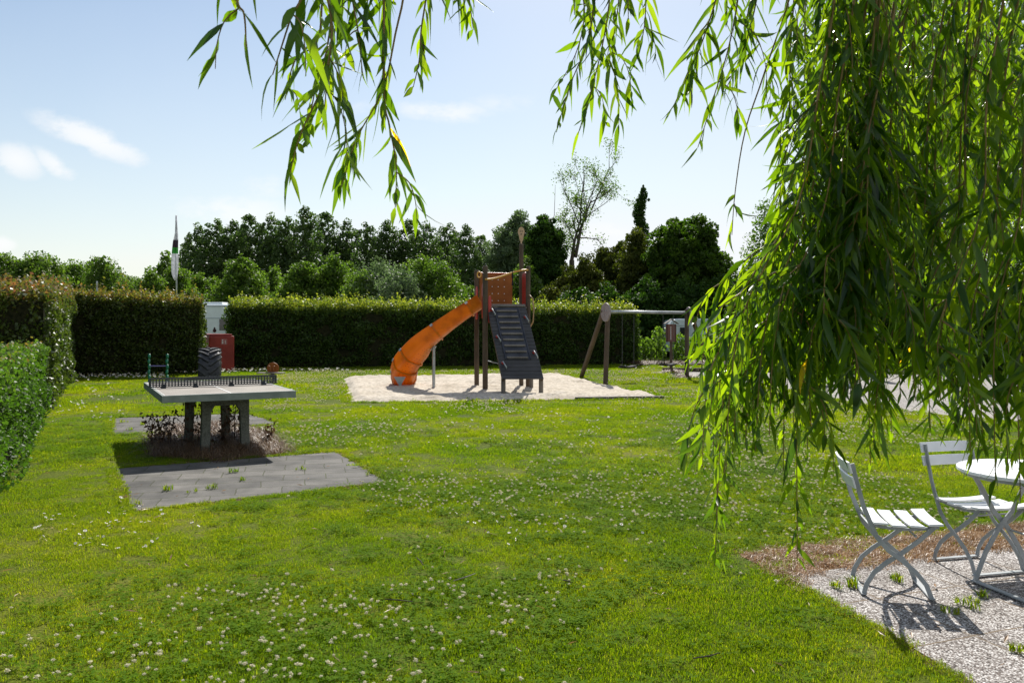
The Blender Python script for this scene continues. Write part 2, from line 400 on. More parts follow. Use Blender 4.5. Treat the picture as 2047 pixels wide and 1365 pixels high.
def gravelmat():
    m, nt, out = nodes('grey_gravel')
    b = nt.nodes.new('ShaderNodeBsdfPrincipled'); b.inputs['Roughness'].default_value = .95
    g = nt.nodes.new('ShaderNodeNewGeometry'); vo = N(nt, 'ShaderNodeTexVoronoi', Scale=40.0); nt.links.new(g.outputs['Position'], vo.inputs['Vector'])
    sp = nt.nodes.new('ShaderNodeSeparateColor'); nt.links.new(vo.outputs['Color'], sp.inputs[0])
    col = ramp(nt, sp.outputs[0], [(0, (.11, .10, .095)), (.6, (.27, .25, .235)), (1, (.46, .44, .41))])
    col = mixc(nt, 1, col, ramp(nt, noise(nt, .9, 5, 'world'), [(.35, (.75, .75, .72)), (.65, (1.15, 1.13, 1.1))]), 'MULTIPLY')
    nt.links.new(col, b.inputs['Base Color']); nt.links.new(bump(nt, vo.outputs['Distance'], -.6, .012), b.inputs['Normal'])
    nt.links.new(b.outputs[0], out.inputs[0]); return m
M['gravel'] = gravelmat()
M['drysoil'] = stone('dry_soil', (.16, .095, .05), (.30, .19, .10), 9, .95, 50, .8, .015, .1, fine=40)

# ------------------------------------------------------------------ ground sheets
def ragged(poly, amp=.04, step=.12, seed=0):
    r = random.Random(seed); out = []
    n = len(poly)
    for i in range(n):
        a = Vector(poly[i]); b = Vector(poly[(i+1) % n]); L = (b-a).length; k = max(1, int(L/step))
        d = (b-a)/L; nr = Vector((-d.y, d.x, 0))
        for j in range(k):
            p = a+(b-a)*(j/k); q = mnoise.noise(Vector((p.x*2.3, p.y*2.3, seed)))*amp*1.2+r.uniform(-amp, amp)*.4
            if j == 0: q *= .3
            out.append(p+nr*q)
    return out
def sheet(name, poly, z, mat, amp=.04, seed=1, kind='structure'):
    pts = ragged([Vector(p) for p in poly], amp, .1, seed)
    import bmesh
    bm = bmesh.new(); vs = [bm.verts.new((p.x, p.y, z)) for p in pts]; f = bm.faces.new(vs)
    bmesh.ops.triangulate(bm, faces=[f]); 
    for ff in bm.faces:
        if ff.normal.z < 0: ff.normal_flip()
    me = bpy.data.meshes.new(name); bm.to_mesh(me); bm.free(); me.materials.append(mat)
    o = bpy.data.objects.new(name, me); C.objects.link(o); tag(o, kind=kind); return o
g = MB(); S = 400
g.add([(-S, -60, 0), (S, -60, 0), (S, 2*S, 0), (-S, 2*S, 0)], [(0, 1, 2, 3)])
tag(obj('lawn', g, M['lawn']), kind='structure')
near_pad = [G(231, 937), G(266, 1022), G(776, 964), G(672, 903)]
far_pad = [G(223, 836), G(224, 870), G(565, 848), G(495, 826)]
sheet('paving', near_pad, .005, M['paver'], .02, 2)
sheet('paving', far_pad, .005, M['paver'], .025, 3)
SAND = [G(685, 757), G(702, 805), G(1328, 797.5), G(1121, 750)]
COURT = [G(1290, 744.5), G(1400, 757), G(1577, 781), G(1748, 813), G(1934, 836), Vector((11, 11.5, 0)), Vector((24, 15, 0)), Vector((24, 24.5, 0)), Vector((12, 25.5, 0)), G(1330, 743.2)]
sheet('gravel_court', COURT, .006, M['gravel'], .05, 5)
TERR = [G(1568, 1152), G(1665, 1206), G(1800, 1282), G(1930, 1365), Vector((2.2, 2.9, 0)), Vector((2.35, 1.2, 0)), Vector((9, 1.5, 0)), Vector((9, 7.8, 0)), G(2047, 1088)]
sheet('terrace_paving', TERR, .005, M['terrace'], .03, 6)
DRY = [G(1475, 1103), G(1560, 1093), G(1700, 1082), G(1850, 1065), G(2047, 1045), Vector((9, 8.4, 0)), Vector((9, 7.6, 0)), G(2047, 1095), G(1600, 1150), G(1640, 1200), G(1595, 1180), G(1520, 1130)]
sheet('dry_ground', DRY, .0025, M['drysoil'], .06, 7)
WEED = [G(300, 880), G(330, 862), G(430, 845), G(515, 862), G(560, 885), G(575, 905), G(450, 925), G(310, 912)]
sheet('dry_ground', WEED, .004, M['drysoil'], .12, 8)
# sand pit with real humps
def sandpit():
    n1, n2 = 190, 120; V = []; 
    a, b, c, d = [np.array(p) for p in (SAND[1], SAND[2], SAND[3], SAND[0])]
    u = np.linspace(0, 1, n1); v = np.linspace(0, 1, n2); U, W = np.meshgrid(u, v)
    XY = ((1-U)*(1-W))[..., None]*a+(U*(1-W))[..., None]*b+(U*W)[..., None]*c+((1-U)*W)[..., None]*d
    x, y = XY[..., 0], XY[..., 1]
    ed = np.minimum(np.minimum(U, 1-U)*n1/6, np.minimum(W, 1-W)*n2/6).clip(0, 1)
    wob = (vnoise(x, y, 3, 3)-.5)*.12*(1-ed); x = x+wob; y = y+wob
    z = .010+ed*(vnoise(x, y, .9, 1)*.06+vnoise(x, y, 2.6, 2)*.05+vnoise(x, y, 6, 4)*.04)
    V = np.stack([x, y, z], -1).reshape(-1, 3); idx = np.arange(n1*n2).reshape(n2, n1)
    Fq = np.stack([idx[:-1, :-1], idx[:-1, 1:], idx[1:, 1:], idx[1:, :-1]], -1).reshape(-1, 4)
    o = arr_obj('sand_pit', V, Fq, np.zeros(len(V)), M['sand'], smooth=True); tag(o, kind='structure')
sandpit()
EXCL = [near_pad, far_pad, SAND, COURT, TERR]
# sand pit front kerb (timber), court edging
k = MB(); k.bar(G(1150, 799.5)+Vector((0, 0, .03)), G(1327, 797)+Vector((0, 0, .03)), .08, .07)
tag(obj('sandpit_edging', k, M['greypost'], bevel=.006), 'grey timber edging board along the front right of the sand pit', 'edging')
k = MB(); a = G(1325, 742.5); k.bar(a+Vector((0, .1, .06)), Vector((11.8, 25.9, .06)), .06, .12)
tag(obj('court_edging', k, M['post'], bevel=.006), 'dark timber edging at the back of the gravel court', 'edging')

# ------------------------------------------------------------------ scattering (grass, clover, flowers = stuff)
def patch_blades(n, rad, L, W, r, mat='grass', lean=.5, name='blade_patch'):
    b = np.zeros((n, 3)); b[:, 0] = r.uniform(-rad, rad, n); b[:, 1] = r.uniform(-rad, rad, n)
    az = r.uniform(0, 2*PI, n); d = np.stack([np.cos(az), np.sin(az), np.zeros(n)], 1)
    az2 = az+r.uniform(.8, 2.3, n); s = np.stack([np.cos(az2), np.sin(az2), np.zeros(n)], 1)
    ln = L*r.uniform(.45, 1.25, (n, 1)); le = r.uniform(.1, 1, (n, 1))*lean; w = W*r.uniform(.6, 1.3, (n, 1))
    up = np.array([0, 0, 1.])
    p1 = b+(up*.55+d*le*.3)*ln; p2 = b+(up*(1-.35*le)+d*le*1.0)*ln
    V = np.stack([b-s*w*.5, b+s*w*.5, p1+s*w*.42, p1-s*w*.42, p2], 1).reshape(-1, 3)
    o = np.arange(n)[:, None]*5
    return V, [o+np.array([[0, 1, 2, 3]]), o+np.array([[3, 2, 4]])], np.repeat(r.random(n), 5)
def src(name, V, Fc, rnd, mats, mi=None):
    o = arr_obj(name, V, Fc, rnd, mats, mi=mi); C.objects.unlink(o); return o
def scatter(name, pts, rz, scl, srcs, label_kind='stuff', tilt=.0):
    n = len(pts); me = bpy.data.meshes.new(name)
    me.vertices.add(n); me.vertices.foreach_set('co', np.asarray(pts, dtype=np.float32).ravel())
    rot = np.zeros((n, 3), dtype=np.float32); rot[:, 2] = rz
    if tilt: rot[:, 0] = rng.normal(0, tilt, n); rot[:, 1] = rng.normal(0, tilt, n)
    me.attributes.new('rot', 'FLOAT_VECTOR', 'POINT').data.foreach_set('vector', rot.ravel())
    me.attributes.new('scl', 'FLOAT', 'POINT').data.foreach_set('value', np.asarray(scl, dtype=np.float32))
    me.attributes.new('pick', 'INT', 'POINT').data.foreach_set('value', rng.integers(0, len(srcs), n).astype(np.int32))
    o = bpy.data.objects.new(name, me); C.objects.link(o)
    ng = bpy.data.node_groups.new(name, 'GeometryNodeTree'); ng.is_modifier = True
    ng.interface.new_socket('Geometry', in_out='INPUT', socket_type='NodeSocketGeometry'); ng.interface.new_socket('Geometry', in_out='OUTPUT', socket_type='NodeSocketGeometry')
    gi = ng.nodes.new('NodeGroupInput'); go = ng.nodes.new('NodeGroupOutput')
    iop = ng.nodes.new('GeometryNodeInstanceOnPoints'); iop.inputs['Pick Instance'].default_value = True
    j = ng.nodes.new('GeometryNodeGeometryToInstance')
    for s in reversed(srcs):
        oi = ng.nodes.new('GeometryNodeObjectInfo'); oi.inputs['Object'].default_value = s; oi.inputs['As Instance'].default_value = False
        ng.links.new(oi.outputs['Geometry'], j.inputs[0])
    ng.links.new(j.outputs[0], iop.inputs['Instance'])
    for nm, ty, sock in (('rot', 'FLOAT_VECTOR', 'Rotation'), ('scl', 'FLOAT', 'Scale'), ('pick', 'INT', 'Instance Index')):
        a = ng.nodes.new('GeometryNodeInputNamedAttribute'); a.data_type = ty; a.inputs['Name'].default_value = nm
        ng.links.new(a.outputs[0], iop.inputs[sock])
    ng.links.new(gi.outputs[0], iop.inputs['Points']); ng.links.new(iop.outputs[0], go.inputs[0])
    md = o.modifiers.new('scatter', 'NODES'); md.node_group = ng
    tag(o, kind=label_kind); return o
def field(y0, y1, dens, margin=.6, excl=True, shrink=.0):
    """random ground points inside the view wedge"""
    A = (y1-y0)*((y0+y1)*.64+2*margin); n = int(A*dens*1.05)
    y = np.sqrt(rng.uniform(y0*y0, y1*y1, n)); x = rng.uniform(-.64, .64, n)*y+rng.uniform(-margin, margin, n)
    if excl:
        k = np.ones(n, dtype=bool)
        for p in EXCL: k &= ~inpoly(x, y, p)
        x, y = x[k], y[k]
    return x, y
def to3(x, y, z=0): return np.stack([x, y, np.full(len(x), z)], 1)
# blade patches of three sizes
dist_to = lambda x, y, poly: inpoly(x, y, poly)
pa = [src('grass_patch_near', *patch_blades(230, .095, .025, .0026, rng, lean=.9), M['grass']) for _ in range(4)]
pb = [src('grass_patch_mid', *patch_blades(280, .17, .030, .0048, rng, lean=.85), M['grass']) for _ in range(3)]
pc = [src('grass_patch_far', *patch_blades(230, .32, .04, .011, rng, lean=.7), M['grass']) for _ in range(3)]
def grassfield(y0, y1, dens, rad, srcs):
    x, y = field(y0, y1, dens)
    k = np.ones(len(x), dtype=bool)
    for p in EXCL:      # keep patch centres off the hard areas so blades only fringe over the edge
        for dx, dy in ((rad*.35, 0), (-rad*.35, 0), (0, rad*.35), (0, -rad*.35)): k &= ~inpoly(x+dx, y+dy, p)
    for p in (DRY, WEED): k &= ~(inpoly(x, y, p) & (rng.random(len(x)) < .85))
    # thin worn spots
    k &= (vnoise(x, y, 1.1, 21)*.6+vnoise(x, y, 3.3, 22)*.4+rng.normal(0, .09, len(x))) > .13
    x, y = x[k], y[k]; h = .62+.9*vnoise(x, y, 2.3, 9)*vnoise(x, y, .6, 10)+rng.normal(0, .1, len(x))
    return x, y, h
allp = []
for (y0, y1, dens, rad, srcs) in ((3.2, 8.5, 115, .09, pa), (8.5, 16, 26, .15, pb), (16, 34, 7.5, .30, pc)):
    x, y, h = grassfield(y0, y1, dens, rad, srcs)
    scatter('grass', to3(x, y), rng.uniform(0, 2*PI, len(x)), h, srcs, tilt=.06)
x, y = field(34, 60, 1.6, excl=False)
scatter('grass', to3(x, y), rng.uniform(0, 2*PI, len(x)), np.full(len(x), 1.8), pc)
# fringe: blades and dry stalks growing over the edges of the hard areas
def fringe(poly, step, w, srcs, n_edges=None, smin=.6, smax=1.2, closed=True):
    xs, ys = [], []
    for i in range(len(poly) if closed else len(poly)-1):
        if n_edges is not None and i not in n_edges: continue
        a_, b_ = Vector(poly[i]), Vector(poly[(i+1) % len(poly)]); L = (b_-a_).length; m = int(L/step); 
        if m < 1: continue
        t_ = rng.random(m); d_ = (b_-a_)/L; nx, ny = -d_.y, d_.x; off = rng.uniform(-w*.15, w, m)
        mid = (a_+b_)/2; tx = np.array([mid.x+nx*.02]); ty = np.array([mid.y+ny*.02]); sg = -1 if inpoly(tx, ty, poly)[0] else 1
        xs.append(a_.x+(b_.x-a_.x)*t_+nx*off*sg); ys.append(a_.y+(b_.y-a_.y)*t_+ny*off*sg)
    x, y = np.concatenate(xs), np.concatenate(ys); return x, y
fr = [src('fringe_patch', *patch_blades(46, .035, .030, .0032, rng, lean=1.0), M['grass']) for _ in range(3)]
frd = [src('fringe_dry_patch', *patch_blades(30, .035, .022, .0032, rng, lean=1.6), M['dry']) for _ in range(2)]
frx, fry, drx, dry_ = [], [], [], []
for poly, st, ed in ((TERR, .007, [0, 1, 2, 3]), (near_pad, .010, None), (far_pad, .014, None)):
    x, y = fringe(poly, st, .10, None, ed); frx.append(x); fry.append(y); x, y = fringe(poly, st*2.0, .06, None, ed); k = vnoise(x, y, 2.5, 77) > .42; drx.append(x[k]); dry_.append(y[k])
for poly, st in ((SAND, .03), (COURT, .035)):
    x, y = fringe(poly, st, .16, None, [0, 1, 3] if poly is SAND else [0, 1, 2, 3, 9]); frx.append(x); fry.append(y)
frx, fry = np.concatenate(frx), np.concatenate(fry); scatter('grass', to3(frx, fry), rng.uniform(0, 6, len(frx)), rng.uniform(.5, 1.05, len(frx))*np.clip(fry/9, 1, 2), fr, tilt=.1)
drx, dry_ = np.concatenate(drx), np.concatenate(dry_); scatter('dry_grass', to3(drx, dry_), rng.uniform(0, 6, len(drx)), rng.uniform(.5, 1.1, len(drx)), frd, tilt=.1)
# clover leaves
def clover_patch(n, rad, r):
    Vs = []; 
    cx = r.uniform(-rad, rad, n); cy = r.uniform(-rad, rad, n); z = r.uniform(.012, .04, n); az = r.uniform(0, 2*PI, n); R = r.uniform(.005, .009, n)
    for k in range(3):
        a = az+k*2*PI/3; d = np.stack([np.cos(a), np.sin(a), np.full(n, .25)], 1); s = np.stack([-np.sin(a), np.cos(a), np.zeros(n)], 1)
        c = np.stack([cx, cy, z], 1); R_ = R[:, None]
        Vs.append(np.stack([c, c+d*R_*1.1-s*R_*.8, c+d*R_*2.1-s*R_*.35, c+d*R_*2.1+s*R_*.35, c+d*R_*1.1+s*R_*.8], 1))
    V = np.concatenate(Vs, 0).reshape(-1, 3); m = len(V)//5
    return V, [np.arange(m*5).reshape(m, 5)], np.repeat(r.random(m), 5)
cl = [src('clover_patch', *clover_patch(24, .11, rng), M['clover']) for _ in range(3)]
def clovermask(x, y): return vnoise(x, y, .55, 31)*.55+vnoise(x, y, 1.6, 32)*.3+vnoise(x, y, 4.5, 33)*.15
x, y = field(3.3, 13, 55); k = (clovermask(x, y)+rng.normal(0, .09, len(x)) > .5) & ~inpoly(x, y, DRY) & ~inpoly(x, y, WEED); x, y = x[k], y[k]
scatter('clover_leaves', to3(x, y), rng.uniform(0, 6, len(x)), rng.uniform(.8, 1.3, len(x)), cl)
def flower(kind, r):
    b = MB()
    if kind == 'clover':
        b.tube([(0, 0, 0), (.003, 0, .05)], .0008, 4, 1)
        for i in range(22):
            u = unit(1, r)[0]; u[2] = abs(u[2])*.9-.15 if r.random() < .85 else u[2]
            c = Vector((.003, 0, .054))+Vector(u)*.0065; d = Vector(u)
            s = d.orthogonal().normalized()*.0016
            b.add([c-s, c+s, c+d*.0052+s*.5, c+d*.0052-s*.5], [(0, 1, 2, 3)], 0)
        b.ball((.003, 0, .054), .006, 6, 5, 0)
    else:
        b.tube([(0, 0, 0), (.004, 0, .045)], .0008, 4, 1)
        t = Vector((.25, -.25, .93)).normalized(); a = t.orthogonal().normalized(); c2 = t.cross(a); c = Vector((.004, 0, .046))
        for i in range(14):
            q = 2*PI*i/14; d = a*math.cos(q)+c2*math.sin(q); e = t.cross(d)
            b.add([c+d*.003-e*.001, c+d*.003+e*.001, c+d*.0105+e*.0019+t*.001, c+d*.0105-e*.0019+t*.001], [(0, 1, 2, 3)], 0)
        b.ball(c+t*.0012, .0034, 6, 4, 2)
    o = obj(kind+'_flower', b, [M['petal'] if kind == 'clover' else M['daisy'], M['clover'], M['yellow']]); C.objects.unlink(o)
    return o
fc = [flower('clover', rng) for _ in range(4)]; fd = [flower('daisy', rng) for _ in range(2)]
x, y = field(3.3, 9, 135); pr_ = np.clip((clovermask(x, y)+.12*(x/y+.15)-.44)/.28, .012, 1)**2*(.35+.65*np.clip((vnoise(x, y, 5.5, 35)-.3)/.4, 0, 1)); k = (rng.random(len(x)) < pr_) & ~inpoly(x, y, DRY) & ~inpoly(x, y, WEED); x, y = x[k], y[k]
scatter('clover_flowers', to3(x, y), rng.uniform(0, 6, len(x)), rng.uniform(.75, 1.3, len(x)), fc, tilt=.25)
x, y = field(9, 27, 130); pr_ = np.clip((clovermask(x, y)-.36)/.30, .06, 1)**1.6*(.3+.7*np.clip((vnoise(x, y, 3.5, 35)-.3)/.4, 0, 1)); k = (rng.random(len(x)) < pr_) & (x > -.30*y) & ~inpoly(x, y, WEED); x, y = x[k], y[k]
scatter('clover_flowers', to3(x, y), rng.uniform(0, 6, len(x)), rng.uniform(.9, 1.7, len(x)), fc, tilt=.25)
dx, dy = [], []
for (px0, py0, px1, py1, n) in ((70, 1030, 330, 1110, 60), (230, 1000, 420, 1060, 26), (120, 750, 330, 760, 260), (300, 742, 480, 750, 200), (480, 742, 700, 746, 120), (330, 770, 600, 800, 60), (1240, 735, 1500, 742, 90), (100, 760, 250, 850, 70), (650, 820, 1300, 900, 120), (900, 1000, 1300, 1100, 30)):
    for _ in range(n):
        q = G(random.uniform(px0, px1), random.uniform(py0, py1)); dx.append(q.x); dy.append(q.y)
dx = np.array(dx); dy = np.array(dy); k = np.ones(len(dx), dtype=bool)
for p in EXCL: k &= ~inpoly(dx, dy, p)
dx, dy = dx[k], dy[k]
scatter('daisies', to3(dx, dy), rng.uniform(0, 6, len(dx)), np.clip(dy/9, 1, 2.2)*rng.uniform(.8, 1.3, len(dx)), fd, tilt=.3)
# dry grass on the bare strips, straw tangle under the tennis table
dp = [src('dry_patch', *patch_blades(60, .09, .05, .004, rng, lean=2.2), M['dry']) for _ in range(3)]
def inside(poly, n):
    xs = [p[0] for p in poly]; ys = [p[1] for p in poly]
    x = rng.uniform(min(xs), max(xs), n); y = rng.uniform(min(ys), max(ys), n); k = inpoly(x, y, poly); return x[k], y[k]
x, y = inside(DRY, 6000); k = (y < 6.9); x, y = x[k], y[k]
scatter('dry_grass', to3(x, y), rng.uniform(0, 6, len(x)), rng.uniform(.5, 1.1, len(x)), dp)
x, y = inside(WEED, 700)
tall = [src('dry_tangle', *patch_blades(50, .12, .15, .005, rng, lean=2.6), M['straw']) for _ in range(3)]
scatter('dry_grass', to3(x, y), rng.uniform(0, 6, len(x)), rng.uniform(.4, 1.15, len(x)), tall)
lfp = MB()
for i in range(5): lfp.add([(-.03, 0, .012), (0, .006, .016), (.035, .001, .010), (0, -.006, .013)], [(0, 1, 2, 3)]) if i == 0 else None
fl = obj('fallen_leaf', lfp, M['dry']); C.objects.unlink(fl); fa = fl.data.attributes.new('rnd', 'FLOAT', 'POINT'); fa.data.foreach_set('value', [.6]*len(fl.data.vertices))
x, y = field(3.5, 10, 3.0, excl=False); scatter('fallen_leaves', to3(x, y, .012), rng.uniform(0, 6, len(x)), rng.uniform(.5, 1.3, len(x)), [fl], tilt=.3)
# little weeds growing in the paving joints
wx, wy = [], []
for (px, py) in ((1664, 1178), (1778, 1162), (1925, 1215), (1960, 1195), (2030, 1305), (1704, 1175), (1900, 1225), (1935, 1205), (390, 985), (330, 982), (485, 962), (425, 978), (270, 1010), (600, 940), (735, 950), (760, 952), (470, 945), (250, 985), (250, 845), (285, 850), (320, 842), (260, 860), (700, 790), (705, 797), (830, 802), (845, 797), (795, 800), (868, 793)):
    q = G(px, py)
    for _ in range(3): wx.append(q.x+random.uniform(-.05, .05)); wy.append(q.y+random.uniform(-.05, .05))
wt = [src('weed_tuft', *patch_blades(16, .02, .06, .007, rng, lean=1.2), M['grass']) for _ in range(2)]
scatter('joint_weeds', to3(np.array(wx), np.array(wy), .01), rng.uniform(0, 6, len(wx)), rng.uniform(.5, 1.2, len(wx)), wt)

# ------------------------------------------------------------------ hedges
def hedge(name, label, p0, p1, w, h0, h1, mat, n, size, shoots, sl=1.0, core_low=.0, group=None, end_gap=.0, bulge=.12, seed=1, redtop=False):
    p0 = Vector(p0); p1 = Vector(p1); L = (p1-p0).length; rz = math.atan2(p1.y-p0.y, p1.x-p0.x)
    t = thing(name, label, 'hedge', p0, rz, group)
    r = np.random.default_rng(seed)
    # local: x along, y depth (0..w), z up
    def hh(x): return h0+(h1-h0)*x/L
    areas = [L*(h0+h1)/2, L*(h0+h1)/2, L*w*1.1, w*h0, w*h1]; tot = sum(areas); pts = []
    for i, a in enumerate(areas):
        m = int(n*a/tot); u = r.random(m); v = r.random(m); dep = r.exponential(.055, m)-.03
        bx = (vnoise(u*L*1.0+i*7, v*3.0, 1.7, seed+i)-.5)*bulge*2+(vnoise(u*L+i*7, v*3, 5, seed+9)-.5)*bulge
        if i == 0: q = np.stack([u*L, dep+bx, v*hh(u*L)], 1)
        elif i == 1: q = np.stack([u*L, w-dep-bx, v*hh(u*L)], 1)
        elif i == 2: q = np.stack([u*L, v*w, hh(u*L)-dep-bx], 1)
        elif i == 3: q = np.stack([dep+bx, u*w, v*h0], 1)
        else: q = np.stack([L-dep-bx, u*w, v*h1], 1)
        pts.append(q)
    c = np.concatenate(pts)
    # thin low gaps at the foot
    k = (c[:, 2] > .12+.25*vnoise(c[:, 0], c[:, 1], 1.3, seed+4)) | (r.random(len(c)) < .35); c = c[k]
    rnd = r.random(len(c))*.75
    if shoots:
        m = shoots; sx = r.uniform(0, L, m); sy = r.uniform(0, w, m); ln = (r.gamma(2.2, .055, m)+.03)*sl
        st = []
        for a, b, l in zip(sx, sy, ln):
            kk = max(3, int(l/(size*.45))); tt = np.linspace(0, 1, kk); q = np.zeros((kk, 3)); ax, ay = r.normal(0, .18, 2)
            q[:, 0] = a+tt*l*ax; q[:, 1] = b+tt*l*ay; q[:, 2] = hh(a)-.05+tt*(l+.05); q += r.normal(0, size*.35, (kk, 3)); st.append(q)
        st = np.concatenate(st); c = np.concatenate([c, st]); rnd = np.concatenate([rnd, r.uniform(.55, 1, len(st))])
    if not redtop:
        zr = np.clip((c[:, 2]-hh(c[:, 0])+.38)/.4, 0, 1); rnd = np.clip(rnd*.75+zr*r.uniform(0, .5, len(c)), 0, 1)  # paler towards the top: young growth, and sunlit top put into colour
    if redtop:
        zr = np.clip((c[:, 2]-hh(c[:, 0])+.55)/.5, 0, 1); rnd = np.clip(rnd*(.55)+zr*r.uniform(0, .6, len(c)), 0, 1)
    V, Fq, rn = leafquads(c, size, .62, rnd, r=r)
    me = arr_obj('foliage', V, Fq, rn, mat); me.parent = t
    b = MB(); b.box((L/2, w/2, (core_low+(h0+h1)/2-.1)/2), (L-.22, w-.22, (h0+h1)/2-.1-core_low))
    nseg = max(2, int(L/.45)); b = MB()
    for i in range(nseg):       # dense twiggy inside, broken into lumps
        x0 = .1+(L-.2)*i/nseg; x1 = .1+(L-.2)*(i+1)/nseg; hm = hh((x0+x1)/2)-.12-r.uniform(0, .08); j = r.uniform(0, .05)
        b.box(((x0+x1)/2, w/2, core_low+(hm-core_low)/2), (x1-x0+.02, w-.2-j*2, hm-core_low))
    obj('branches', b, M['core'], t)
    s = MB()
    for i in range(int(L/.5)):
        x_ = .2+i*.5+r.uniform(-.1, .1); s.tube([(x_, w*.45, 0), (x_+.02, w*.5, .3), (x_+r.uniform(-.1, .1), w*.5, .7)], [.03, .022, .015], 6)
    if L > 1: obj('stem', s, M['bark'], t)
    return t
V1 = Vector((-.43, .903, 0)); U1 = Vector((.903, .43, 0))
# low clipped hedge at the left edge (right face from (-7,12.6) towards the camera)
a = Vector((-3.50, 5.4, 0)); b = Vector((-6.98, 12.65, 0))
d = (a-b).normalized()
n_ = Vector((d.y, -d.x, 0))            # pointing away from the lawn (left)
# hedge() lays depth to the left of p0->p1, so run from near to far with depth to the left
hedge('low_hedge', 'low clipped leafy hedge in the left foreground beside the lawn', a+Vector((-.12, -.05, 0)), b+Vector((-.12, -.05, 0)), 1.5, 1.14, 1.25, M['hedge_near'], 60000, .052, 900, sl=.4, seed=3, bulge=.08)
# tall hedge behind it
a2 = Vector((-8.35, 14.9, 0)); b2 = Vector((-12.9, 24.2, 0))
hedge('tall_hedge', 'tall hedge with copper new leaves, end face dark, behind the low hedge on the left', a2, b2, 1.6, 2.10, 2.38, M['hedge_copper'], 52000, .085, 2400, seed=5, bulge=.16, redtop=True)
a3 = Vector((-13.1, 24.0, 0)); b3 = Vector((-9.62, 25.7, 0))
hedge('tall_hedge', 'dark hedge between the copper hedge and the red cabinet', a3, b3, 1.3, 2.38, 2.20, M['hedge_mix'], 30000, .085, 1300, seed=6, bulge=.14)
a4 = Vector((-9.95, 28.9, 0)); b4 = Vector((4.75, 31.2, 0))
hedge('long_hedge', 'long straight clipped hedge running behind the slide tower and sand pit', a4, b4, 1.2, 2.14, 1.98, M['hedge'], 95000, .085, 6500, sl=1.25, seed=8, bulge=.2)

# ------------------------------------------------------------------ trees
def crown_pts(r, zs, rad, nclump, per, cr, fill=.35, flat=.8, bodyf=.55):
    """clump centres on an envelope; zs list of (z, radius)"""
    z0, z1 = zs[0][0], zs[-1][0]; Z = np.array([q[0] for q in zs]); R = np.array([q[1] for q in zs])
    zz = r.uniform(z0, z1, nclump*3); w = np.interp(zz, Z, R); k = r.random(len(zz)) < w/R.max(); zz = zz[k][:nclump]
    rr = np.interp(zz, Z, R); az = r.uniform(0, 2*PI, len(zz)); f = np.where(r.random(len(zz)) < fill, r.uniform(0, .7, len(zz)), r.uniform(.72, 1.02, len(zz)))
    c = np.stack([np.cos(az)*rr*f, np.sin(az)*rr*f, zz], 1)
    crr = cr*r.uniform(.6, 1.3, len(c))
    pts = np.repeat(c, per, 0); u = unit(len(pts), r); m = r.uniform(.35, 1.0, (len(pts), 1))**.6
    pts = pts+u*m*np.repeat(crr, per)[:, None]*np.array([1, 1, flat])
    tone = np.repeat(r.uniform(-.22, .22, len(c)), per)
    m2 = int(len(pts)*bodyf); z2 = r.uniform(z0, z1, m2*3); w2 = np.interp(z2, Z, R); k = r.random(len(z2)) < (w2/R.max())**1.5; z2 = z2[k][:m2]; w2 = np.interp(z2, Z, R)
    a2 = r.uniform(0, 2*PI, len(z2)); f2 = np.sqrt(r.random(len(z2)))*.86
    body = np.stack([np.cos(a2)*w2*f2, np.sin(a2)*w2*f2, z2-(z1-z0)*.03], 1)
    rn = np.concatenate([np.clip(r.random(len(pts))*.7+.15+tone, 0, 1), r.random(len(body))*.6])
    return c, np.concatenate([pts, body]), rn, len(pts)
def make_tree(name, label, cat, loc, zs, nclump, per, cr, leaf, mat, trunk_h, trunk_r, seed, group=None, limbs=7, flat=.8, up=None, aspect=.65, fill=.35, bodyf=.55):
    r = np.random.default_rng(seed)
    t = thing(name, label, cat, loc, 0, group)
    c, pts, rnd, nk = crown_pts(r, zs, None, nclump, per, cr, fill, flat, bodyf)
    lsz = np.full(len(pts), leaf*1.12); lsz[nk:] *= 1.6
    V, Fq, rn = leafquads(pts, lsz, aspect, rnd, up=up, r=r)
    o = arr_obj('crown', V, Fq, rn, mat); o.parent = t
    b = MB(); top = zs[-1][0]*.85
    b.tube([(0, 0, 0), (r.normal(0, .08), r.normal(0, .08), trunk_h*.5), (r.normal(0, .15), r.normal(0, .15), trunk_h), (0, 0, top)], [trunk_r*1.25, trunk_r, trunk_r*.8, trunk_r*.2], 7)
    for q in c[r.permutation(len(c))[:limbs]]:
        z0 = min(max(trunk_h*.7, q[2]-1.5), top*.9); b.tube([(0, 0, z0), tuple(q*np.array([.5, .5, .5])+np.array([0, 0, z0*.5+.1])), tuple(q)], [trunk_r*.4, trunk_r*.25, trunk_r*.08], 5)
    obj('trunk', b, M['bark'], t); return t
def ground_at(px, Y): return Vector(((px-CX)*Y/F, Y, 0))
def topz(py, Y): return EYE+(HZ-py)*Y/F
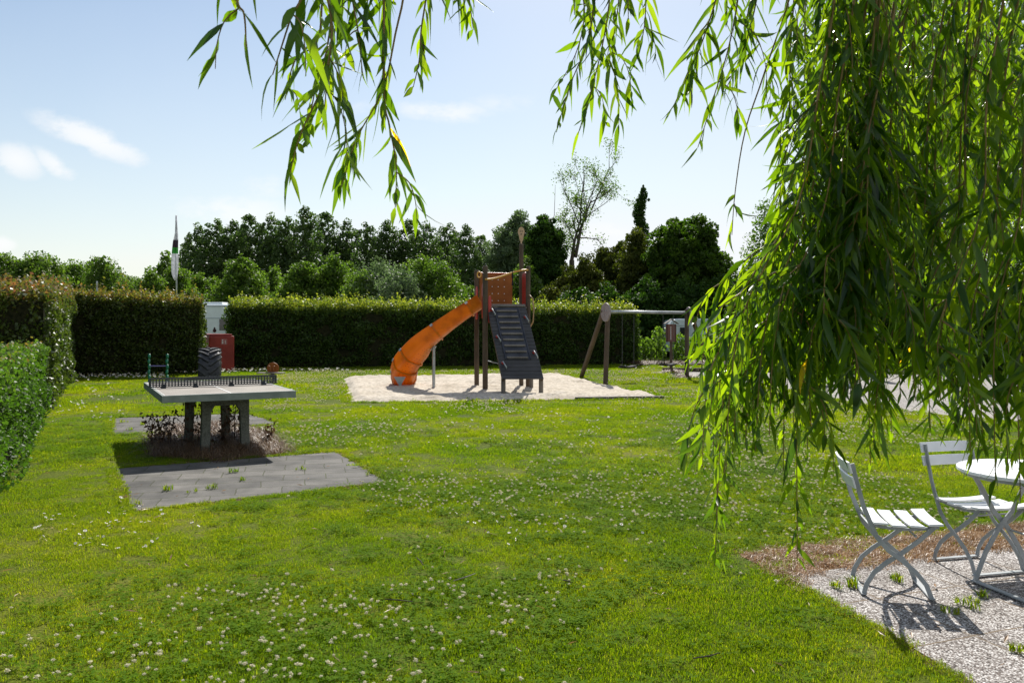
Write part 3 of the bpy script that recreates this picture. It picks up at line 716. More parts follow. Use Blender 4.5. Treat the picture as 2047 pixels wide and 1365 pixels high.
# poplars, three kinds of mesh copied with their own scale
GP = 'dark poplars in the row beyond the hedges'
pop = []
for s in range(4):
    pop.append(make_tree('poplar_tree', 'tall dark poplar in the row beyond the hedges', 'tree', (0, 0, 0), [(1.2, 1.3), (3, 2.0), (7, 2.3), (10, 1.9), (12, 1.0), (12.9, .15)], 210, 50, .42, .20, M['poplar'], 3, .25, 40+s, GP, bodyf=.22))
spots = [(372, 492), (398, 460), (432, 446), (470, 452), (497, 437), (540, 436), (572, 440), (612, 431), (650, 433), (693, 445), (735, 458), (775, 452), (820, 448), (852, 452), (895, 452), (930, 466), (962, 478), (1000, 500)]
for i, (px, py) in enumerate(spots):
    Y = 84+random.uniform(-4, 6); H = topz(py, Y)*random.uniform(1.03, 1.07); s = H/12.9*1.0; w = s*random.uniform(.88, 1.12)
    loc = ground_at(px, Y); rz = random.uniform(0, 6)
    if i < 4: o = pop[i]; o.location = loc; o.rotation_euler.z = rz; o.scale = (w, w, s)
    else: dup(pop[i % 4], loc, rz, (w, w, s))
GM = 'leafy green trees in front of the poplars'
mid = []
for s in range(4):
    mid.append(make_tree('leafy_tree', 'mid green bushy tree standing in front of the dark poplars', 'tree', (0, 0, 0), [(.3, 1.2), (1.5, 1.9), (3.2, 1.8), (4.8, 1.1), (6, .35), (6.5, .1)], 140, 56, .4, .15, M['bushy'], 1.2, .12, 60+s, GM, up=(0, 0, .5)))
spots = [(302, 545), (330, 510), (352, 530), (395, 548), (425, 560), (455, 545), (482, 512), (515, 552), (548, 540), (575, 555), (606, 520), (640, 542), (668, 515), (700, 530), (905, 560), (940, 575), (1010, 560), (1050, 520), (250, 560), (275, 560)]
for i, (px, py) in enumerate(spots):
    Y = 54+random.uniform(-5, 6); H = topz(py, Y)*1.05; s = H/6.5; w = s*random.uniform(.9, 1.15)+.15
    loc = ground_at(px, Y); rz = random.uniform(0, 6)
    if i < 4: o = mid[i]; o.location = loc; o.rotation_euler.z = rz; o.scale = (w, w, s)
    else: dup(mid[i % 4], loc, rz, (w, w, s))
GR = 'rounded shrubs beyond the long hedge'
rs = []
for s, mt in ((0, 'pale'), (1, 'bushy')):
    rs.append(make_tree('round_shrub', ('pale grey green rounded shrub beyond the hedge left of the tower', 'dark rounded bush beyond the hedge just left of the tower')[s], 'shrub', (0, 0, 0), [(.2, 1.4), (1.2, 1.9), (3, 1.9), (4.2, 1.3), (5, .4)], 90, 70, .45, .12, M[mt], .8, .1, 80+s, None))
for i, (px, py, Y, k, lab) in enumerate(((757, 525, 48, 0, None), (842, 520, 46, 1, None), (800, 540, 44, 0, 'low pale shrub between the pale bush and the dark bush beyond the hedge'), (885, 532, 45, 1, 'dark shrub touching the dark bush, nearest to the slide top'), (725, 548, 47, 1, 'green shrub left of the pale rounded shrub beyond the hedge'))):
    H = topz(py, Y)*1.03; s = H/5; loc = ground_at(px, Y)
    if i < 2: o = rs[k]; o.location = loc; o.scale = (s*1.05, s*1.05, s)
    else: dup(rs[k], loc, i*1.3, (s, s, s), lab)
GL = 'distant trees at the left horizon'
far = [make_tree('distant_tree', 'distant green tree above the copper hedge at the left', 'tree', (0, 0, 0), [(1, 2.2), (3, 3.2), (6, 2.8), (8, 1.5), (9, .4)], 90, 60, .8, .26, M['bushy'], 2, .2, 90+s, GL, up=(0, 0, .4)) for s in range(3)]
spots = [(-30, 520, 95), (8, 517, 90), (42, 522, 100), (66, 512, 92), (98, 520, 96), (128, 530, 105), (152, 528, 100), (180, 532, 110), (206, 514, 75), (232, 545, 85), (262, 560, 90), (292, 560, 95)]
for i, (px, py, Y) in enumerate(spots):
    H = topz(py, Y)*1.03; s = H/9; loc = ground_at(px, Y); w = s*(.75 if px == 206 else 1.0)
    if i < 3: o = far[i]; o.location = loc; o.scale = (w, w, s)
    else: dup(far[i % 3], loc, i*.9, (w, w, s))
# right-hand individual trees
Y = 60; H = topz(425, Y)
make_tree('silver_willow_tree', 'silvery grey green tree behind the play tower mast', 'tree', ground_at(1030, Y), [(1, 1.6), (4, 2.3), (7, 2.1), (H-.9, 1.3), (H, .3)], 150, 110, .5, .2, M['pale'], 3, .2, 101, up=(0, 0, .5), aspect=.4)
Y = 52; H = topz(430, Y)
make_tree('ivy_covered_tree', 'dark columnar tree wrapped in ivy right of the play tower', 'tree', ground_at(1088, Y), [(.5, 1.2), (3, 1.35), (6, 1.25), (H-1.1, 1.0), (H-.3, .6), (H, .25)], 260, 120, .34, .15, M['ivy'], 3, .3, 102, fill=.2)
Y = 46
for i, (px, py, w) in enumerate(((1100, 575, 1.1), (1135, 535, 1.2), (1168, 510, 1.3), (1205, 488, 1.4), (1240, 478, 1.4), (1272, 462, 1.5))):
    yy = Y+random.uniform(-2, 2); H = topz(py, yy)
    lab = ['small dark conifer nearest the ivy covered tree', 'conifer under the sparse tree, left of its stems', 'golden green conifer just right of the sparse tree stems', 'broad conifer in the middle between sparse tree and ivy snag', 'dark conifer left of the ivy clad snag', 'tall conifer directly below the ivy clad snag'][i]
    make_tree('conifer_tree', lab, 'tree', ground_at(px, yy), [(.1, w*1.15), (H*.5, w*1.0), (H*.8, w*.6), (H, .12)], 150, 100, .36, .17, M['conifer'], 1, .15, 110+i, 'conifers right of the play tower', up=(0, 0, .7), aspect=.45)
Y = 42; H = topz(436, Y)
make_tree('round_tree', 'big dome shaped dark green tree above the swing set', 'tree', ground_at(1372, Y), [(.4, 1.8), (2, 2.2), (4, 2.3), (5.3, 2.0), (6.3, 1.4), (H, .5)], 330, 120, .38, .15, M['chestnut'], 1.5, .25, 120, fill=.3)
for i, (px, py, Y, w, lab) in enumerate(((1150, 575, 42, 1.5, 'dark shrub below the conifers near the tower'), (1215, 570, 41, 1.6, 'dark shrub below the conifers behind the hedge end'), (1290, 560, 39, 1.7, 'dark shrub under the left side of the dome tree'), (1365, 565, 38.5, 1.6, 'dark shrub under the middle of the dome tree'), (1435, 550, 39, 1.7, 'dark shrub under the right side of the dome tree'), (1500, 530, 41, 2.0, 'dark shrub right of the dome tree behind the willow leaves'))):
    H = topz(py, Y)
    make_tree('evergreen_shrub', lab, 'shrub', ground_at(px, Y), [(.1, w*.9), (H*.4, w), (H*.8, w*.7), (H, .2)], 90, 90, .36, .12, M['ivy'], .5, .1, 130+i, 'dark shrubs under the conifers and dome tree')
make_tree('birch_tree', 'light drooping birch seen between dome tree and willow', 'tree', ground_at(1530, 46), [(1.5, 1.0), (4, 1.5), (6.5, 1.2), (topz(395, 46), .3)], 75, 60, .4, .10, M['bushy'], 3, .12, 140, flat=1.5)
def sparse_tree():
    Y = 55; t = thing('sparse_tree', 'thin leafed tree with two dark stems against the sky', 'tree', ground_at(1142, Y)); r = np.random.default_rng(5)
    b = MB(); tips = []
    A = lambda px, py: P(px, py, Y)
    def limb(a, c, r0, r1, depth):
        a = Vector(a); c = Vector(c); m = (a+c)/2+Vector((r.normal(0, .08), r.normal(0, .1), r.normal(0, .05)))*(c-a).length*.6
        b.tube([a, m, c], [r0, (r0+r1)/2, r1], 6)
        if depth == 0: tips.append((m, c)); return
        for k in range(4 if depth > 1 else 4):
            f = r.uniform(.35, 1); s = a.lerp(c, f); L = (c-a).length*r.uniform(.35, .6)
            dirn = ((c-a).normalized()+Vector(r.normal(0, .5, 3))).normalized(); limb(s, s+dirn*L, r1*1.1, r1*.45, depth-1)
        tips.append((m, c))
    base = ground_at(1142, Y); f1 = A(1143, 520)
    b.tube([base, f1], [.22, .17], 8)
    f2 = A(1150, 505)
    for (q0, q1, r0) in (((1143, 520), (1160, 440), .13), ((1150, 515), (1182, 400), .13), ((1182, 420), (1218, 335), .06), ((1160, 450), (1168, 350), .06), ((1158, 450), (1128, 380), .05), ((1175, 430), (1236, 382), .03), ((1146, 480), (1128, 440), .05), ((1165, 440), (1195, 360), .05)):
        limb(A(*q0), A(*q1), r0, r0*.35, 2)
    # bare whip at the left
    b.tube([A(1098, 470), A(1108, 430), A(1110, 370)], [.03, .02, .01], 5); b.tube([A(1098, 560), A(1098, 470)], [.05, .03], 5)
    inv = Vector(t.location)
    o = obj('trunk', b, M['bark'], t, world=True)
    pts = []
    for m, c in tips:
        k = int(r.integers(7, 16)); tt = r.random((k, 1)); pts.append(np.array(m)*(1-tt)+np.array(c)*tt+r.normal(0, .16, (k, 3)))
    q = A(1135, 480); pts.append(np.array(A(1140, 470))+r.normal(0, .35, (260, 3))*np.array([1, 1, 1.4])); pts.append(np.array(A(1128, 495))+r.normal(0, .35, (260, 3)))
    pts.append(np.array(A(1160, 420))+r.normal(0, .5, (260, 3)))
    V, Fq, rn = leafquads(np.concatenate(pts+[p+r.normal(0, .15, p.shape) for p in pts]), .12, .7, r=r); arr_obj('crown', V, Fq, rn, M['bushy'], t)
sparse_tree()
def snag():
    Y = 50; t = thing('ivy_snag', 'dead tree stem wrapped in ivy, pointed top against the sky', 'tree', ground_at(1280, Y)); r = np.random.default_rng(9)
    A = lambda px, py: P(px, py, Y); path = [ground_at(1285, Y), A(1284, 470), A(1277, 430), A(1283, 400), A(1287, 372)]
    obj('trunk', MB().tube(path, [.25, .2, .16, .1, .03], 8), M['bark'], t, world=True)
    pts = []
    for (px, py, w, n) in ((1286, 372, .05, 60), (1286, 380, .16, 260), (1286, 390, .26, 500), (1282, 402, .32, 700), (1279, 415, .38, 900), (1277, 428, .40, 900), (1279, 442, .36, 800), (1284, 455, .42, 800), (1285, 470, .5, 700), (1287, 490, .5, 500), (1297, 400, .08, 60)):
        u = unit(n, r)*r.uniform(.5, 1.08, (n, 1))*w; u[:, 2] *= .75/max(w, .3)*.45; pts.append(np.array(A(px, py))+u)
    V, Fq, rn = leafquads(np.concatenate(pts), .10, .7, r=r); arr_obj('crown', V, Fq, rn, M['ivy'], t)
snag()
# large tree standing right behind the willow curtain, and bushes beyond the court
make_tree('large_tree', 'large small leafed tree behind the willow curtain at the right', 'tree', (24.0, 49, 0), [(4, 3.0), (8, 5.5), (13, 6.2), (18, 5), (23, 1.6)], 420, 100, .9, .16, M['poplar'], 5, .4, 150, limbs=30, fill=.4, bodyf=.12)
make_tree('large_tree', 'second large tree further right behind the willow curtain', 'tree', (33.5, 52, 0), [(4, 3.0), (8, 5.5), (13, 6.2), (18, 5), (23, 1.6)], 400, 90, 1.0, .18, M['chestnut'], 5, .4, 151, limbs=20, fill=.4, bodyf=.12)
for i, (x_, y_, w, H, mt) in enumerate(((8.9, 30.5, 1.0, 3.4, 'chestnut'), (9.8, 29.6, 1.7, 4.3, 'ivy'), (12.2, 30, 1.9, 4.0, 'chestnut'), (14.6, 29, 1.9, 4.4, 'ivy'), (17, 28.2, 1.9, 4.1, 'chestnut'), (19.3, 28, 1.9, 4.6, 'ivy'))):
    make_tree('garden_bush', ['leftmost dark bush behind the gravel court, beside the caravan', 'second bush from the caravan behind the gravel court', 'middle bush behind the court and the bending players', 'bush behind the court, fourth from the caravan', 'bush behind the court, fifth from the caravan', 'last bush behind the court at the right edge'][i], 'shrub', (x_, y_, 0), [(.1, w*.95), (H*.45, w), (H*.85, w*.6), (H, .2)], 110, 100, .36, .095, M[mt], .6, .1, 160+i, 'bushes behind the gravel court')
# young saplings planted in a row right of the long hedge
for i, (px, py, hh, lab) in enumerate(((1262, 728, 1.25, 'young light leafed sapling at the end of the long hedge'), (1290, 727, 1.0, 'small sapling left of the brown scoreboard'), (1318, 727, 1.5, 'taller light green sapling just left of the brown scoreboard'), (1356, 727, 1.2, 'sapling right of the scoreboard in front of the caravan'), (1388, 726, 1.1, 'sapling right of the right swing post'), (1418, 727, 1.3, 'sapling behind the slanting swing leg'), (1455, 727, 1.2, 'sapling at the right end of the row'))):
    q = G(px, py)
    make_tree('sapling', lab, 'plant', q, [(.15, .22), (hh*.5, .38), (hh*.85, .28), (hh, .06)], 26, 13, .13, .085, M['sapling'], hh*.6, .014, 170+i, 'young saplings in a row by the caravan', limbs=8, aspect=.7)
for i, px in enumerate((1263, 1279, 1287, 1301, 1312, 1331, 1345, 1376, 1395)):
    q = G(px, 727.5); tag(obj('garden_stake', MB().tube([q, q+Vector((.01, 0, .42+.03*(i % 3)))], .012, 5), M['bark']), 'short dark stake among the young saplings by the caravan', 'stake', 'stakes among the saplings')
x = rng.uniform(4.6, 9.2, 420); y = 31.4+rng.normal(0, .18, 420)-.2
scatter('dry_grass', to3(x, y), rng.uniform(0, 6, 420), rng.uniform(1, 1.9, 420), tall)
for p_ in (G(1367, 756), G(1342, 745)):
    x = rng.normal(p_.x, .12, 40); y = rng.normal(p_.y, .12, 40); scatter('dry_grass', to3(x, y), rng.uniform(0, 6, 40), rng.uniform(.6, 1.2, 40), tall)

# ------------------------------------------------------------------ table tennis table
TH = math.radians(28.5)
tt = thing('tennis_table', 'concrete table tennis table with perforated metal net on the lawn', 'table', (-4.01, 9.47, 0), TH)
W_, L_, H_ = 1.52, 2.45, .76
obj('tabletop', MB().box((W_/2, L_/2, H_-.04), (W_-.03, L_-.03, .078)), M['tabletop'], tt, bevel=.004)
b = MB(); e = .022
b.box((W_/2, e/2-.006, H_-.041), (W_+.012, e, .084)); b.box((W_/2, L_-e/2+.006, H_-.041), (W_+.012, e, .084))
b.box((e/2-.006, L_/2, H_-.041), (e, L_-.034, .084)); b.box((W_-e/2+.006, L_/2, H_-.041), (e, L_-.034, .084))
obj('table_edge', b, M['edge'], tt, bevel=.003)
b = MB(); b.box((W_/2, L_/2, H_+.0005), (.012, L_-.06, .003)); 
for x_ in (.028, W_-.028): b.box((x_, L_/2, H_+.0005), (.006, L_-.06, .003))
for y_ in (.028, L_-.028): b.box((W_/2, y_, H_+.0005), (W_-.1, .006, .003))
obj('line', b, M['line'], tt)
def net():
    b = MB(); h = .118; z0 = H_+.010; x0, x1 = -.03, W_+.03; t = .008; nh = 42; rows = 4; y = L_/2
    pw = (x1-x0)/nh; bar = .0155; ph = (h-bar)/rows
    for i in range(rows+1): b.box(((x0+x1)/2, y, z0+bar/2+i*ph), (x1-x0, t, bar if i < rows else bar*1.5))
    for i in range(nh+1): b.box((x0+i*pw, y, z0+h/2), (bar if 0 < i < nh else bar*1.8, t*.9, h))
    for x_ in (.13, .52, .97, W_-.13): b.box((x_, y, H_+.009), (.055, .09, .018)); b.box((x_, y+.008, H_+.03), (.05, .01, .05))
    return b
obj('net', net(), M['net'], tt)
def legframe(xc, y):
    b = MB(); t = .10; top = H_-.085; hw = .285; lw = .115
    for sg in (-1, 1):
        o_ = xc+sg*hw; i_ = xc+sg*(hw-lw)
        poly = [(o_+sg*.012, y, -.02), (i_+sg*.02, y, -.02), (i_, y, .50), (i_-sg*.04, y, .565), (i_-sg*.04, y, top), (o_, y, top), (o_, y, .3)]
        b.prism(poly if sg < 0 else poly[::-1], (0, t, 0))
    b.box((xc, y+t/2, .620), (2*hw-2*lw-.07, t-.006, .108)); return b
o1 = obj('leg_frame', legframe(.782, .52), M['concrete'], tt, bevel=.008); o2 = obj('leg_frame', legframe(.714, 1.50), M['concrete'], tt, bevel=.008)
# dead weeds under and beside the table
def weed(seed, h):
    r = np.random.default_rng(seed); b = MB(); lv = []
    for k in range(4):
        dx, dy = r.normal(0, .18, 2)*h; pts = [(r.normal(0, .02), r.normal(0, .02), 0), (dx*.4, dy*.4, h*.5), (dx, dy, h*r.uniform(.75, 1.05))]
        b.tube(pts, [.004, .003, .0015], 4)
        for j in range(16):
            q = r.uniform(.2, 1); lv.append((dx*q*q+r.normal(0, .035), dy*q*q+r.normal(0, .035), h*q+r.normal(0, .03)))
    return b, np.array(lv)
wl = []
TM = Matrix.Translation((-4.01, 9.47, 0)) @ Matrix.Rotation(TH, 4, 'Z')
for i, (x_, y_, h, lab) in enumerate(((.02, 1.5, .42, 'dead brown weed left of the table legs, outermost'), (.14, 1.7, .38, 'dead weed second from the left under the table'), (.22, 1.35, .46, 'dead weed just left of the back table leg'), (.45, 1.2, .60, 'tall dead weed between back and front table legs'), (.60, 1.35, .55, 'dead weed behind the front left table leg'), (.85, 1.2, .50, 'dead weed in the opening of the front leg frame'), (1.0, 1.3, .58, 'tall dark dead weed at the right of the leg opening'), (1.08, 1.1, .45, 'dead weed behind the front right table leg'), (.1, 1.25, .33, 'low dead weed at the left front of the table legs'), (1.35, .75, .25, 'low dry weed right of the table legs'))):
    t = thing('dead_weed', lab, 'plant', TM @ Vector((x_, y_, 0)), i, 'dead weeds under the tennis table')
    b, lv = weed(200+i, h); obj('stem', b, M['deadleaf'], t)
    V, Fq, rn = leafquads(lv, .06, .45, up=(0, 0, -.8)); arr_obj('foliage', V, Fq, rn, M['deadleaf']).parent = t

# ------------------------------------------------------------------ play tower
def wood_post(t, name, base, top_z, r=.055, lean=(0, 0), mat='post', cap=True):
    b = MB(); a = Vector(base); c = Vector((base[0]+lean[0], base[1]+lean[1], top_z))
    b.tube([a-Vector((0, 0, .1)), a+Vector((0, 0, .02)), a.lerp(c, .5), c-Vector((0, 0, .03)), c], [r, r, r, r, r*.72], 12)
    return obj(name, b, M[mat], t, world=True, bevel=.004)
P1 = Vector((-.62, 19.1, 0)); P2 = Vector((.38, 19.5, 0)); P3 = Vector((-.86, 20.1, 0)); P4 = Vector((.23, 20.45, 0))
uu = (P2-P1).normalized(); vv = Vector((-uu.y, uu.x, 0)); PZ = 1.98
tw = thing('play_tower', 'wooden play tower with orange slide and black climbing ramp in the sand pit', 'play tower', P1.lerp(P4, .5), 0)
wood_post(tw, 'post', P1, 2.92, .062); wood_post(tw, 'post', P2, 2.93, .055); wood_post(tw, 'post', P3, 2.88, .058)
mast = wood_post(tw, 'mast', P4, 3.55, .055)
# carved shield on the mast
inv_par = mast
b = MB(); pr = []
for i in range(20):
    a = 2*PI*i/20; w = .085*(1 if math.sin(a) > -.2 else .75); pr.append(P4+Vector((math.cos(a)*w, -.012, 3.83+math.sin(a)*(.14 if math.sin(a) > 0 else .24))))
b.prism(pr[::-1], (0, .024, 0)); b.tube([P4+Vector((0, 0, 3.52)), P4+Vector((0, 0, 3.66))], .02, 8)
msh = obj('mast_shield', b, plain('pale_wood', (.50, .34, .20), .6), tw, world=True)
b = MB()
for s in (-.03, .03): b.tube([P4+Vector((s*.8, -.02, 3.86)), P4+Vector((s*.8, -.016, 3.86))], .014, 8)
b.tube([P4+Vector((0, -.02, 3.79)), P4+Vector((0, -.016, 3.79))], .016, 8)
obj('shield_hole', b, M['net'], msh, world=True)
# platform
b = MB()
cc = (P1+P2+P3+P4)/4
R_ = Matrix((uu, vv, Vector((0, 0, 1)))).transposed()
for i in range(8): b.box(cc+vv*(-.46+i*.132)+Vector((0, 0, PZ-.03)), (1.0, .122, .035), R_)
obj('platform', b, M['greypost'], tw, world=True, bevel=.004)
b = MB()
b.box(cc-vv*.46+Vector((0, 0, PZ-.11)), (.95, .045, .12), R_); b.box(cc+vv*.46+Vector((0, 0, PZ-.11)), (.95, .045, .12), R_)
obj('platform_beam', b, M['post'], tw, world=True, bevel=.004)
# orange back panel with pegs
b = MB(); pc_ = cc+vv*.47+Vector((0, 0, PZ+.43))
b.box(pc_, (.86, .03, .78), R_)
pn = obj('back_panel', b, M['orange'], tw, world=True, bevel=.01)
b = MB()
for i in range(4):
    for j in range(4):
        q = pc_+uu*(-.27+i*.16)+Vector((0, 0, .24-j*.17))-vv*.016
        b.tube([q, q-vv*.012], .012, 8)
obj('panel_stud', b, M['line'], pn, world=True)
b = MB(); b.box(pc_+Vector((0, 0, .40)), (.87, .045, .03), R_); obj('panel_rim', b, M['red'], pn, world=True, bevel=.006)
# curved red side panels
def side_panel(o, dirv, w, h, mat='red', z0=PZ-.05, t=.03):
    poly = []
    for i in range(13):
        a = PI*i/12; poly.append(o+dirv*(w*.5-math.cos(a)*w*.5)+Vector((0, 0, z0+h-.12+math.sin(a)*.12)))
    poly = [o+Vector((0, 0, z0))]+poly+[o+dirv*w+Vector((0, 0, z0))]
    nrm = dirv.cross(Vector((0, 0, 1)))
    return MB().prism(poly, nrm*t)
obj('side_panel', side_panel(P2+vv*.08, vv, .30, .88), M['red'], tw, world=True, bevel=.006)
obj('side_panel', side_panel(P4-vv*.42, vv, .34, .84), M['red'], tw, world=True, bevel=.006)
obj('entry_panel', side_panel(P1+uu*.06-vv*.02, uu, .075, .62, z0=PZ-.38), M['red'], tw, world=True, bevel=.006)
obj('slide_panel', side_panel(P1-uu*.05+vv*.02, vv, .09, .80, z0=PZ-.28), M['red'], tw, world=True, bevel=.006)
obj('slide_panel', side_panel(P3-uu*.05-vv*.14, vv, .09, .80, z0=PZ-.30), M['red'], tw, world=True, bevel=.006)
# hand rail
a = P1+Vector((0, -.04, 2.62)); c = P2+Vector((0, -.04, 2.86)); pts = []
for i in range(17):
    f = i/16; s = f*f*(3-2*f); pts.append(a.lerp(c, f)*1+Vector((0, -.05, 0))+Vector((0, 0, (s-f)*.28-.02)))
obj('hand_rail', MB().tube(pts, .02, 8), M['yellowrail'], tw, world=True, smooth=True)
q = a.lerp(c, .63); obj('hanging_grip', MB().tube([q+Vector((0, -.06, .02)), q+Vector((0, -.06, -.1)), q+Vector((.01, -.05, -.16)), q+Vector((0, -.06, -.30))], [.012, .022, .012, .02], 8), M['seat'], tw, world=True)
b = MB(); q = P1.lerp(P3, .2)+Vector((-.13, 0, 2.66))
ring = [q+Vector((.07*math.cos(x_), .02, .11*math.sin(x_))) for x_ in np.linspace(0, 2*PI, 13)]
ring = [q+(p-q)*.62+Vector((.03, 0, .06)) for p in ring]
obj('ring', MB().tube(ring, .016, 6, caps=False), M['yellowrail'], tw, world=True, smooth=True)
# bent grab rail at the right front post
pts = [P2+Vector((.02, -.08, 2.26)), P2+Vector((.11, -.12, 2.16)), P2+Vector((.13, -.16, 1.9)), P2+Vector((.11, -.2, 1.62)), P2+Vector((.05, -.14, 1.5))]
obj('grab_rail', MB().tube(pts, .017, 8), plain('ochre_rail', (.35, .22, .10), .5), tw, world=True, smooth=True)
# ramp
rt = Vector((-.13, 19.22, PZ-.02)); rb = Vector((.24, 17.95, .375)); ra = uu*1.0; ra = Vector((.955, .05, 0)).normalized()
Lr = (rb-rt).length; rd = (rb-rt)/Lr; rn_ = ra.cross(rd).normalized()
if rn_.z < 0: rn_ = -rn_
def rp(f, s, h=0): return rt+rd*(Lr*f)+ra*s+rn_*h
wtop, wbot = .455, .455
b = MB(); npl = 20
for i in range(npl):
    f = (i+.5)/npl; w = .90
    Rr = Matrix((ra, rd, rn_)).transposed(); b.box(rp(f, 0, 0), (w, Lr/npl-.007, .034), Rr)
rbd = obj('ramp_board', b, M['ramp'], tw, world=True, bevel=.003)
b = MB()
for s in (-.43, .43): b.bar(rp(.01, s, -.065), rp(.99, s, -.065), .045, .09, up=rn_)
obj('ramp_beam', b, M['post'], tw, world=True, bevel=.004)
b = MB(); Rr = Matrix((ra, rd, rn_)).transposed(); b.box(rp(.385, -.02, .022), (.56, Lr*.73, .012), Rr)
rmat = obj('ramp_mat', b, M['mat'], tw, world=True)
for i in range(9):
    b = MB(); b.box(rp(.075+i*.082, -.02, .045), (.47, .045, .034), Rr); obj('rung', b, M['greypost'], rmat, world=True, bevel=.005)  # light grey stands for worn edges and for light on the rung tops
b = MB()
for s in (-.28, .27): b.box(rp(.385, s-.005, .035), (.025, Lr*.73, .026), Rr)
obj('mat_rim', b, M['mat'], rmat, world=True, bevel=.004)
b = MB(); b.box(rp(-.012, -.02, .03), (.93, .07, .03), Rr); obj('ramp_top_board', b, M['greypost'], tw, world=True, bevel=.004)
for (f, s) in ((.06, -.36), (.44, -.37), (.80, -.37), (.66, .37), (.16, .37)):
    b = MB(); q = rp(f, s, .02); b.ball(q+rn_*.02, .035, 8, 6, 0)
    e = (rd*.16+ra*.05); b.tube([q+rn_*.02, q+rn_*.075, q+rn_*.075+e, q+rn_*.02+e], .013, 7, 1)
    obj('climbing_grip', b, [M['red'], M['greymetal']], rbd, world=True, smooth=True)
for (x_, y_, h) in ((-.19, 18.12, .42), (.64, 18.2, .42)): wood_post(tw, 'ramp_leg', (x_, y_, 0), h, .05, mat='greypost')
b = MB(); b.tube([P1+Vector((.05, 0, .72)), P1+Vector((.55, -.35, .62))], .012, 6); obj('brace', b, M['steel'], tw, world=True)
wood_post(tw, 'ramp_leg', (.45, 19.2, 0), .9, .045, mat='greypost')
# slide: u-shaped trough swept along a path that bends away at the bottom
def slide():
    ctrl = [(-.68, 19.62, 1.98), (-1.2, 19.55, 1.62), (-1.85, 19.48, 1.12), (-2.18, 19.52, .80), (-2.50, 19.70, .46), (-2.66, 20.02, .18), (-2.68, 20.4, .06), (-2.68, 20.75, .04)]
    ctrl = [Vector(c) for c in ctrl]; path = []
    for i in range(len(ctrl)-1):
        p0 = ctrl[max(i-1, 0)]; p1 = ctrl[i]; p2 = ctrl[i+1]; p3 = ctrl[min(i+2, len(ctrl)-1)]
        for k in range(7):
            t = k/7; path.append(.5*((2*p1)+(p2-p0)*t+(2*p0-5*p1+4*p2-p3)*t*t+(3*p1-p0-3*p2+p3)*t**3))
    path.append(ctrl[-1]); n = len(path)
    prof = []            # cross-section (side, up), outer then inner
    outer = [(-.29, .30), (-.285, .12), (-.24, .02), (-.14, -.02), (0, -.03), (.14, -.02), (.24, .02), (.285, .12), (.29, .30)]
    inner = [(.25, .30), (.245, .13), (.20, .05), (.12, .015), (0, .005), (-.12, .015), (-.20, .05), (-.245, .13), (-.25, .30)]
    lip = [(-.29, .30), (-.33, .305), (-.33, .325), (-.25, .325)]
    prof = [(-.32, .30), (-.29, .285)]+outer[1:-1]+[(.29, .285), (.32, .30), (.32, .325), (.255, .325)]+inner[1:-1]+[(-.255, .325), (-.32, .325)]
    vs = []; m = len(prof); joints = []
    for i, p in enumerate(path):
        d = (path[min(i+1, n-1)]-path[max(i-1, 0)]).normalized(); s = d.cross(Vector((0, 0, 1))).normalized(); up = s.cross(d).normalized()
        # bank into the bend
        f = i/(n-1); bank = math.radians(26*math.exp(-((f-.45)/.25)**2)); s2 = s*math.cos(bank)+up*math.sin(bank)*(-1); u2 = up*math.cos(bank)+s*math.sin(bank)
        for (a, h) in prof: vs.append(p+s2*a+u2*h)
        joints.append((p, s2, u2, d))
    fs = []
    for i in range(n-1):
        for k in range(m):
            k2 = (k+1) % m; fs.append((i*m+k, (i+1)*m+k, (i+1)*m+k2, i*m+k2))
    fs.append(tuple(range(m))); fs.append(tuple(range(n*m-1, (n-1)*m-1, -1)))
    b = MB(); b.add(vs, fs); return b, joints
sb, sj = slide()
import bmesh
so = obj('slide', sb, M['slide'], tw, world=True, smooth=True)
bmm = bmesh.new(); bmm.from_mesh(so.data); bmesh.ops.recalc_face_normals(bmm, faces=bmm.faces); bmm.to_mesh(so.data); bmm.free()
b = MB()
for fr in (.10, .26, .50, .60, .82):   # flanges where the slide segments are bolted
    p, s2, u2, d = sj[int(fr*(len(sj)-1))]
    ring = [(-.325, .33), (-.302, .14), (-.25, .0), (-.14, -.045), (0, -.055), (.14, -.045), (.25, .0), (.302, .14), (.325, .33)]
    b.strap([p+s2*a+u2*h for a, h in ring], .035, .02, d)
obj('slide_flange', b, M['slide'], so, world=True)
b = MB()
for fr in (.10, .26, .50, .60, .82):
    p, s2, u2, d = sj[int(fr*(len(sj)-1))]
    for sg in (-1, 1):
        q = p+s2*sg*.325+u2*.30; Rq = Matrix((s2, d, u2)).transposed(); b.box(q, (.03, .07, .05), Rq)
obj('slide_bracket', b, M['steel'], so, world=True)
b = MB()
for fr in np.linspace(.15, .85, 22):
    p, s2, u2, d = sj[int(fr*(len(sj)-1))]
    for sg in (-.14, -.05, .05, .14):
        q = p+s2*sg-u2*(.026 if abs(sg) > .1 else .030); b.tube([q, q-u2*.004], .009, 6)
obj('slide_hole_disc', b, plain('slide_hole', (.30, .06, .0), .6), so, world=True)  # dark discs stand in for the holes in the slide underside
# slide supports
b = MB(); q = G(867, 780); b.tube([q-Vector((0, 0, .1)), q+Vector((0, 0, 1.0))], .036, 10); b.bar(q+Vector((-.14, .05, 1.06)), q+Vector((.03, 0, .98)), .03, .14)
obj('slide_support', b, M['steel'], tw, world=True)
b = MB(); q = Vector((-2.66, 19.62, 0)); b.tube([q-Vector((0, 0, .1)), q+Vector((0, 0, .18))], .035, 10)
b.prism([q+Vector((-.04, -.05, .14)), q+Vector((.04, -.05, .14)), q+Vector((.14, -.06, .32)), q+Vector((-.14, -.06, .32))], (0, .03, 0)); obj('slide_support', b, M['steel'], tw, world=True)

